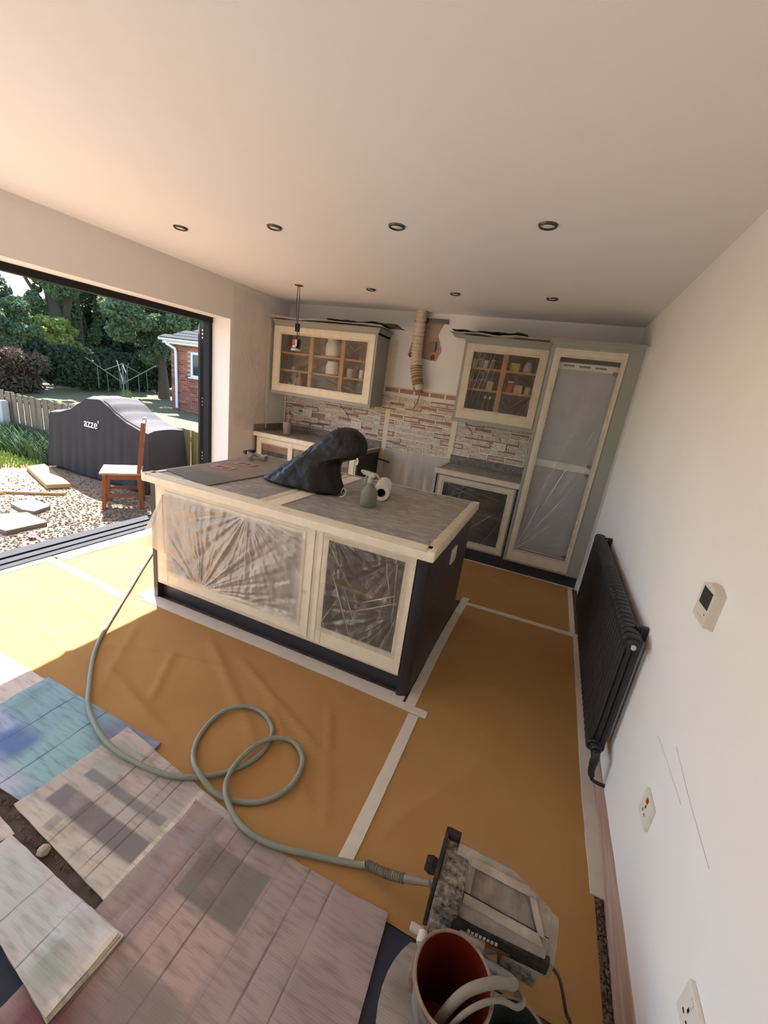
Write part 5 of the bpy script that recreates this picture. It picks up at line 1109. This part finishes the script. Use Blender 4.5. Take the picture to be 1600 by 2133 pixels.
# garden chair side-on
ch = thing('wooden_chair', 'brown wooden dining chair standing in the yard outside', 'chair', (-5.16, -1.50, GZ), rz=math.atan2(-.76, -.65))
# local x = forward, y = side
def leg(p, q, s=.02, m='chair_wood', nm='leg'):
    p, q = Vector(p), Vector(q); d = (q-p).normalized(); a = Vector((0, 1, 0)); b_ = d.cross(a).normalized(); V = []
    for c_ in (p, q): V += [c_+a*s+b_*s, c_-a*s+b_*s, c_-a*s-b_*s, c_+a*s-b_*s]
    return obj(nm, MB().add(V, [(0, 1, 2, 3), (7, 6, 5, 4), (0, 4, 5, 1), (1, 5, 6, 2), (2, 6, 7, 3), (3, 7, 4, 0)]), m, ch, local=True)
for s in (-1, 1):
    leg((.19, s*.18, 0), (.17, s*.18, .42), .02)
    leg((-.19, s*.18, 0), (-.17, s*.18, .44), .02); leg((-.17, s*.18, .43), (-.235, s*.17, 1.03), .02, nm='back_post')
    obj('side_rail', B(-.17, .17, s*.18-.01, s*.18+.01, .36, .42), 'chair_wood', ch, local=True)
    obj('stretcher', B(-.17, .18, s*.18-.009, s*.18+.009, .15, .185), 'chair_wood', ch, local=True)
obj('seat', B(-.20, .215, -.215, .215, .42, .445, b=.008), 'seat_wood', ch, local=True)
obj('front_rail', B(.155, .18, -.17, .17, .36, .42), 'chair_wood', ch, local=True); obj('rear_rail', B(-.185, -.16, -.17, .17, .36, .42), 'chair_wood', ch, local=True)
for z in (.62, .78, .95): obj('back_slat', B(-.235-(z-.8)*.1, -.205-(z-.8)*.1, -.16, .16, z, z+.07, b=.004), 'chair_wood', ch, local=True)
obj('post_cap', MB().box(-.26, -.215, -.20, -.15, 1.0, 1.05, b=.004), 'label_pale', ch, local=True)
# fence
fn_ = thing('board_fence', 'weathered vertical board fence at the edge of the yard', 'fence', (-8, -.2, GZ))
bmesh_ = []
for k in range(4):
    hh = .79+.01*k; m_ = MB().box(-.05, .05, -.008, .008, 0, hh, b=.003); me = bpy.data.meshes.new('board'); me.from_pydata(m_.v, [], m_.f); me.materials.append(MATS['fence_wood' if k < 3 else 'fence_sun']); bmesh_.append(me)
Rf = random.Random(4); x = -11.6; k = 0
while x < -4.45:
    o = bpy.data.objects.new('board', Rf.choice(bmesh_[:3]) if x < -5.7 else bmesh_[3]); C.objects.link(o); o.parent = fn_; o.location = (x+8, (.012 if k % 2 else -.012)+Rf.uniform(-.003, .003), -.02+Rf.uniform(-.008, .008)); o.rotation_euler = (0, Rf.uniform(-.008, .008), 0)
    x += .088+Rf.uniform(0, .008); k += 1
for z in (.16, .62): obj('fence_rail', B(-11.65, -4.45, -.178, -.14, GZ+z, GZ+z+.07), 'fence_wood', fn_)
one('fence_post', B(-9.98, -9.87, -.37, -.26, GZ-.05, .50, b=.01), 'concrete_post', 'pale concrete post in front of the board fence', 'post')
# brick outbuilding
ob = thing('brick_outbuilding', 'red brick outbuilding with slate roof beyond the lawn', 'building', (-11.9, 8.0, GZ-.1))
wallb = obj('wall', MB().box(-13.92, -9.5, 6.81, 10.5, GZ-.15, 2.26), 'mortar', ob)
bms = []
for k, m_ in enumerate(('brick_a', 'brick_b', 'brick_c')):
    q = MB().box(0, .215, -.012, .01, 0, .065, b=.004); me = bpy.data.meshes.new('brick'); me.from_pydata(q.v, [], q.f); me.materials.append(MATS[m_]); bms.append(me)
Rb = random.Random(9); og = ORG[ob.name]; cnt = 0
bw = mat('brick_far', (150, 92, 76), .9, (170, 148, 134), 6, .5)
for j in range(31):
    z = GZ-.15+j*.0765
    x = -13.92-(0 if j % 2 else .1125)
    for i in range(8):
        xa = x+i*.225
        if xa < -13.93: xa = -13.92; 
        if xa+.215 > -12.95 and 1.02 < z < 1.9 and xa > -13.15+.0: continue
        if xa > -12.4: continue
        o = bpy.data.objects.new('brick', Rb.choice((bms[0], bms[0], bms[1], bms[2]))); C.objects.link(o); o.parent = wallb; o.location = Vector((xa, 6.81, z))-og; cnt += 1
obj('far_wall_face', B(-12.3, -9.5, 6.796, 6.815, GZ-.15, 2.26), bw, ob)
wn = obj('window_frame', MB().box(-12.93, -12.86, 6.765, 6.83, 1.06, 1.90).box(-12.36, -12.29, 6.765, 6.83, 1.06, 1.90).box(-12.86, -12.36, 6.765, 6.83, 1.06, 1.13).box(-12.86, -12.36, 6.765, 6.83, 1.83, 1.90), 'upvc', ob)
obj('pane', B(-12.86, -12.36, 6.79, 6.80, 1.13, 1.83), 'pane', wn); obj('sill', B(-13.02, -12.2, 6.72, 6.82, 1.01, 1.055, b=.008), 'upvc', wn)
rf = obj('roof', MB().add([(-14.17, 6.52, 2.27), (-9.3, 6.52, 2.27), (-9.3, 10.8, 2.27), (-14.17, 10.8, 2.27), (-12.1, 8.65, 3.25), (-11.3, 8.65, 3.25)], [(0, 1, 5, 4), (1, 2, 5), (2, 3, 4, 5), (3, 0, 4), (3, 2, 1, 0)]), 'slate', ob)
sm = MB().add([(-.15, -.02, .0), (.15, -.02, .0), (.15, .26, .125), (-.15, .26, .125), (-.15, -.02, .022), (.15, -.02, .022), (.15, .26, .137), (-.15, .26, .137)], [(3, 2, 1, 0), (4, 5, 6, 7), (0, 1, 5, 4), (1, 2, 6, 5), (2, 3, 7, 6), (3, 0, 4, 7)])
sme = bpy.data.meshes.new('slate_tile'); sme.from_pydata(sm.v, [], sm.f); sme.materials.append(MATS['slate'])
for j in range(8):
    xl = -14.15+j*.24*.97; yv = 6.5+j*.24
    for i in range(14):
        xa = xl+.15+i*.305+(.15 if j % 2 else 0)
        if xa > -11.2: break
        o = bpy.data.objects.new('slate_tile', sme); C.objects.link(o); o.parent = rf; o.location = Vector((xa, yv, 2.275+j*.24*.46))-og
obj('fascia', B(-14.1, -9.4, 6.60, 6.63, 2.10, 2.27), 'gutter', ob)
obj('gutter', MB().tube([(-14.2, 6.55, 2.235), (-9.4, 6.55, 2.235)], .055, 12), 'gutter', ob, True)
obj('downpipe', MB().tube([(-13.9, 6.56, 2.2), (-13.86, 6.58, 2.08), (-13.64, 6.72, 1.96), (-13.62, 6.74, 1.85), (-13.60, 6.74, GZ+.02)], .05, 12), 'upvc', ob, True)
# rotary airer
ra = thing('rotary_airer', 'metal rotary clothes airer standing on the lawn', 'clothes airer', (-13.49, 4.62, GZ-.08))
lp = lambda *p: [Vector(q) for q in p]
obj('pole', MB().tube([(0, 0, 0), (0, 0, 1.48)], .02, 10), 'airer', ra, True, local=True)
obj('hub', MB().lathe([(0, .85), (.05, .85), (.05, .95), (0, .95)], 12), 'airer', ra, True, local=True)
for k in range(4):
    a = math.radians(55.3+90*k+8); q = Vector((math.cos(a), math.sin(a), 0))
    ao = obj('arm', MB().tube([q*.05+Vector((0, 0, .9)), q*.95+Vector((0, 0, 1.52))], .011, 8), 'airer', ra, True, local=True)
    obj('stay', MB().tube([Vector((0, 0, 1.46)), q*.5+Vector((0, 0, 1.2))], .009, 8), 'airer', ra, True, local=True)
    for tt in (.45, .7): obj('hanging_line', MB().tube([q*(.95*tt)+Vector((0, 0, .9+.62*tt)), q*(.95*tt)+Vector((.02, 0, .45+.3*tt))], .008, 5), 'airer', ra, True, local=True)
# trees and hedges
def leafcloud(n, blobs, size, seed):
    R = random.Random(seed); g = MB(); V = g.v; F = g.f
    vol = [b_[3]*b_[4]*b_[5] for b_ in blobs]; tot = sum(vol)
    for b_, vl in zip(blobs, vol):
        for _ in range(int(n*vl/tot)):
            while True:
                p = Vector((R.uniform(-1, 1), R.uniform(-1, 1), R.uniform(-1, 1)))
                if .25 < p.length < 1: break
            p = p*(p.length**-.45)
            c_ = Vector((b_[0]+p.x*b_[3], b_[1]+p.y*b_[4], b_[2]+p.z*b_[5])); s = size*R.uniform(.5, 1.2)
            a = Vector((R.gauss(0, 1), R.gauss(0, 1), R.gauss(0, 1))).normalized(); c2 = a.orthogonal().normalized(); d2 = a.cross(c2)
            th_ = R.uniform(0, 6.28); e1 = c2*math.cos(th_)+d2*math.sin(th_); e2 = a.cross(e1)
            k = len(V); V += [tuple(c_-e1*s), tuple(c_+e2*s*.55), tuple(c_+e1*s), tuple(c_-e2*s*.55)]; F.append((k, k+1, k+2, k+3))
    return g
def tree(name, label, base, trunk, blobs, n, size, m, seed, cat='tree'):
    t = thing(name, label, cat, base)
    if trunk:
        for (P, r) in trunk: obj('trunk', MB().tube(P, lambda t, r=r: r*(1-.6*t), 10, sub=4), 'bark', t, True)
    o = obj('foliage', leafcloud(n, blobs, size, seed), m, t); o['kind'] = 'stuff'
def blobs_(c, R, n, seed, s=(.35, .6)):
    q = random.Random(seed); out = []
    for _ in range(n):
        while True:
            p = Vector((q.uniform(-1, 1), q.uniform(-1, 1), q.uniform(-1, 1)))
            if p.length < 1: break
        k = q.uniform(*s); out.append((c[0]+p.x*R[0], c[1]+p.y*R[1], c[2]+p.z*R[2], R[0]*k, R[1]*k, R[2]*k*.8))
    return out
g0 = GZ-.1
tree('garden_tree', 'tall open tree with a thick leaning trunk against the sky', (-21.2, 7.4, g0), [([(-21.2, 7.4, g0), (-21.15, 7.4, 2.0), (-21.4, 7.2, 4.5), (-21.6, 7.0, 7)], .34), ([(-21.2, 7.45, 1.8), (-21.0, 7.9, 4), (-20.9, 8.2, 7)], .2), ([(-21.3, 7.3, 2.6), (-21.7, 6.7, 3.8), (-22, 6.3, 5)], .1)], blobs_((-21.3, 7.25, 5.4), (1.5, 1.5, 2.7), 46, 1, (.10, .22)), 15000, .10, 'leaf_mid', 1)
tree('garden_tree', 'slender dark tree standing behind the leaning trunk', (-22.7, 9.15, g0), [([(-22.7, 9.15, g0), (-22.6, 9.1, 3), (-22.7, 9.05, 7)], .27)], blobs_((-22.9, 9.4, 4.7), (1.1, 1.2, 3.2), 40, 2, (.14, .3)), 14000, .10, 'leaf_mid', 2)
tree('conifer', 'dense dark evergreen between the slender tree and the bushy tree', (-24.0, 11.5, g0), None, blobs_((-24.0, 11.6, 3.5), (1.4, 1.6, 4.0), 40, 3, (.22, .42)), 24000, .12, 'leaf_dark', 3)
tree('garden_tree', 'broad bushy tree overhanging the lawn behind the airer', (-17.4, 9.4, g0), [([(-17.4, 9.4, g0), (-17.45, 9.4, 1.0), (-17.6, 9.3, 2.4)], .26)], blobs_((-17.5, 9.6, 3.5), (1.7, 2.4, 2.1), 90, 4, (.13, .26)), 36000, .085, 'leaf_mid', 4)
tree('shrub', 'yellow-green sunlit shrub below the leaning trunk', (-20.9, 6.5, g0), None, blobs_((-20.7, 6.5, 1.85), (1.0, 1.2, .9), 34, 5, (.14, .3)), 9000, .08, 'leaf_light', 5, 'shrub')
tree('shrub', 'rounded green shrub tree at the end of the hedge', (-19.8, 4.4, g0), None, blobs_((-19.8, 4.4, 2.0), (1.2, 1.5, 1.1), 44, 6, (.14, .3)), 14000, .08, 'leaf_mid', 6, 'shrub')
hb_ = random.Random(77)
tree('hedge', 'bronze-tinged hedge in front of the rounded shrub', (-17.7, 3.3, g0), None, [(-17.9+hb_.uniform(-.4, .4), hb_.uniform(1.5, 4.6), hb_.uniform(.0, 1.1), .35, .4, .35) for k in range(46)], 15000, .07, 'leaf_red', 7, 'hedge')
tree('hedge', 'long dark shaded hedge behind the lawn', (-19.8, 8.5, g0), None, [(xh+hb_.uniform(-.2, .2), yh, .5+.55*hb_.random(), .5, .55, .72) for xh, yh in ((-19.0, 5.15), (-19.0, 5.8), (-19.1, 6.45), (-19.3, 7.1), (-19.6, 7.75), (-19.9, 8.4), (-20.1, 9.1), (-20.2, 9.8), (-20.1, 10.5), (-19.9, 11.2), (-19.5, 11.9), (-19.0, 12.6), (-18.4, 13.2)) for _ in range(3)], 32000, .10, 'leaf_dark', 8, 'hedge')
tree('hedge', 'dark hedge trees closing the end of the garden', (-26, 11, g0), None, [(-28.0+.75*k, 5.2+1.15*k, .5+2.9*hb_.random(), 1.0, 1.0, 1.1) for k in range(12) for _ in range(3)], 34000, .15, 'leaf_dark', 9, 'hedge')
# small wall marks on the white wall
sc = MB()
for (P, w_) in (([(-3.50, .742), (-3.56, .735), (-3.63, .724), (-3.72, .716), (-3.84, .708)], .0016), ([(-3.36, .662), (-3.5, .67), (-3.64, .673)], .0012)):
    sc.tube([(-.0004, a, b_) for a, b_ in P], w_*.7, 5, sub=6)
o = obj('wall_scuff', sc, 'grey_mark', None); o['kind'] = 'structure'
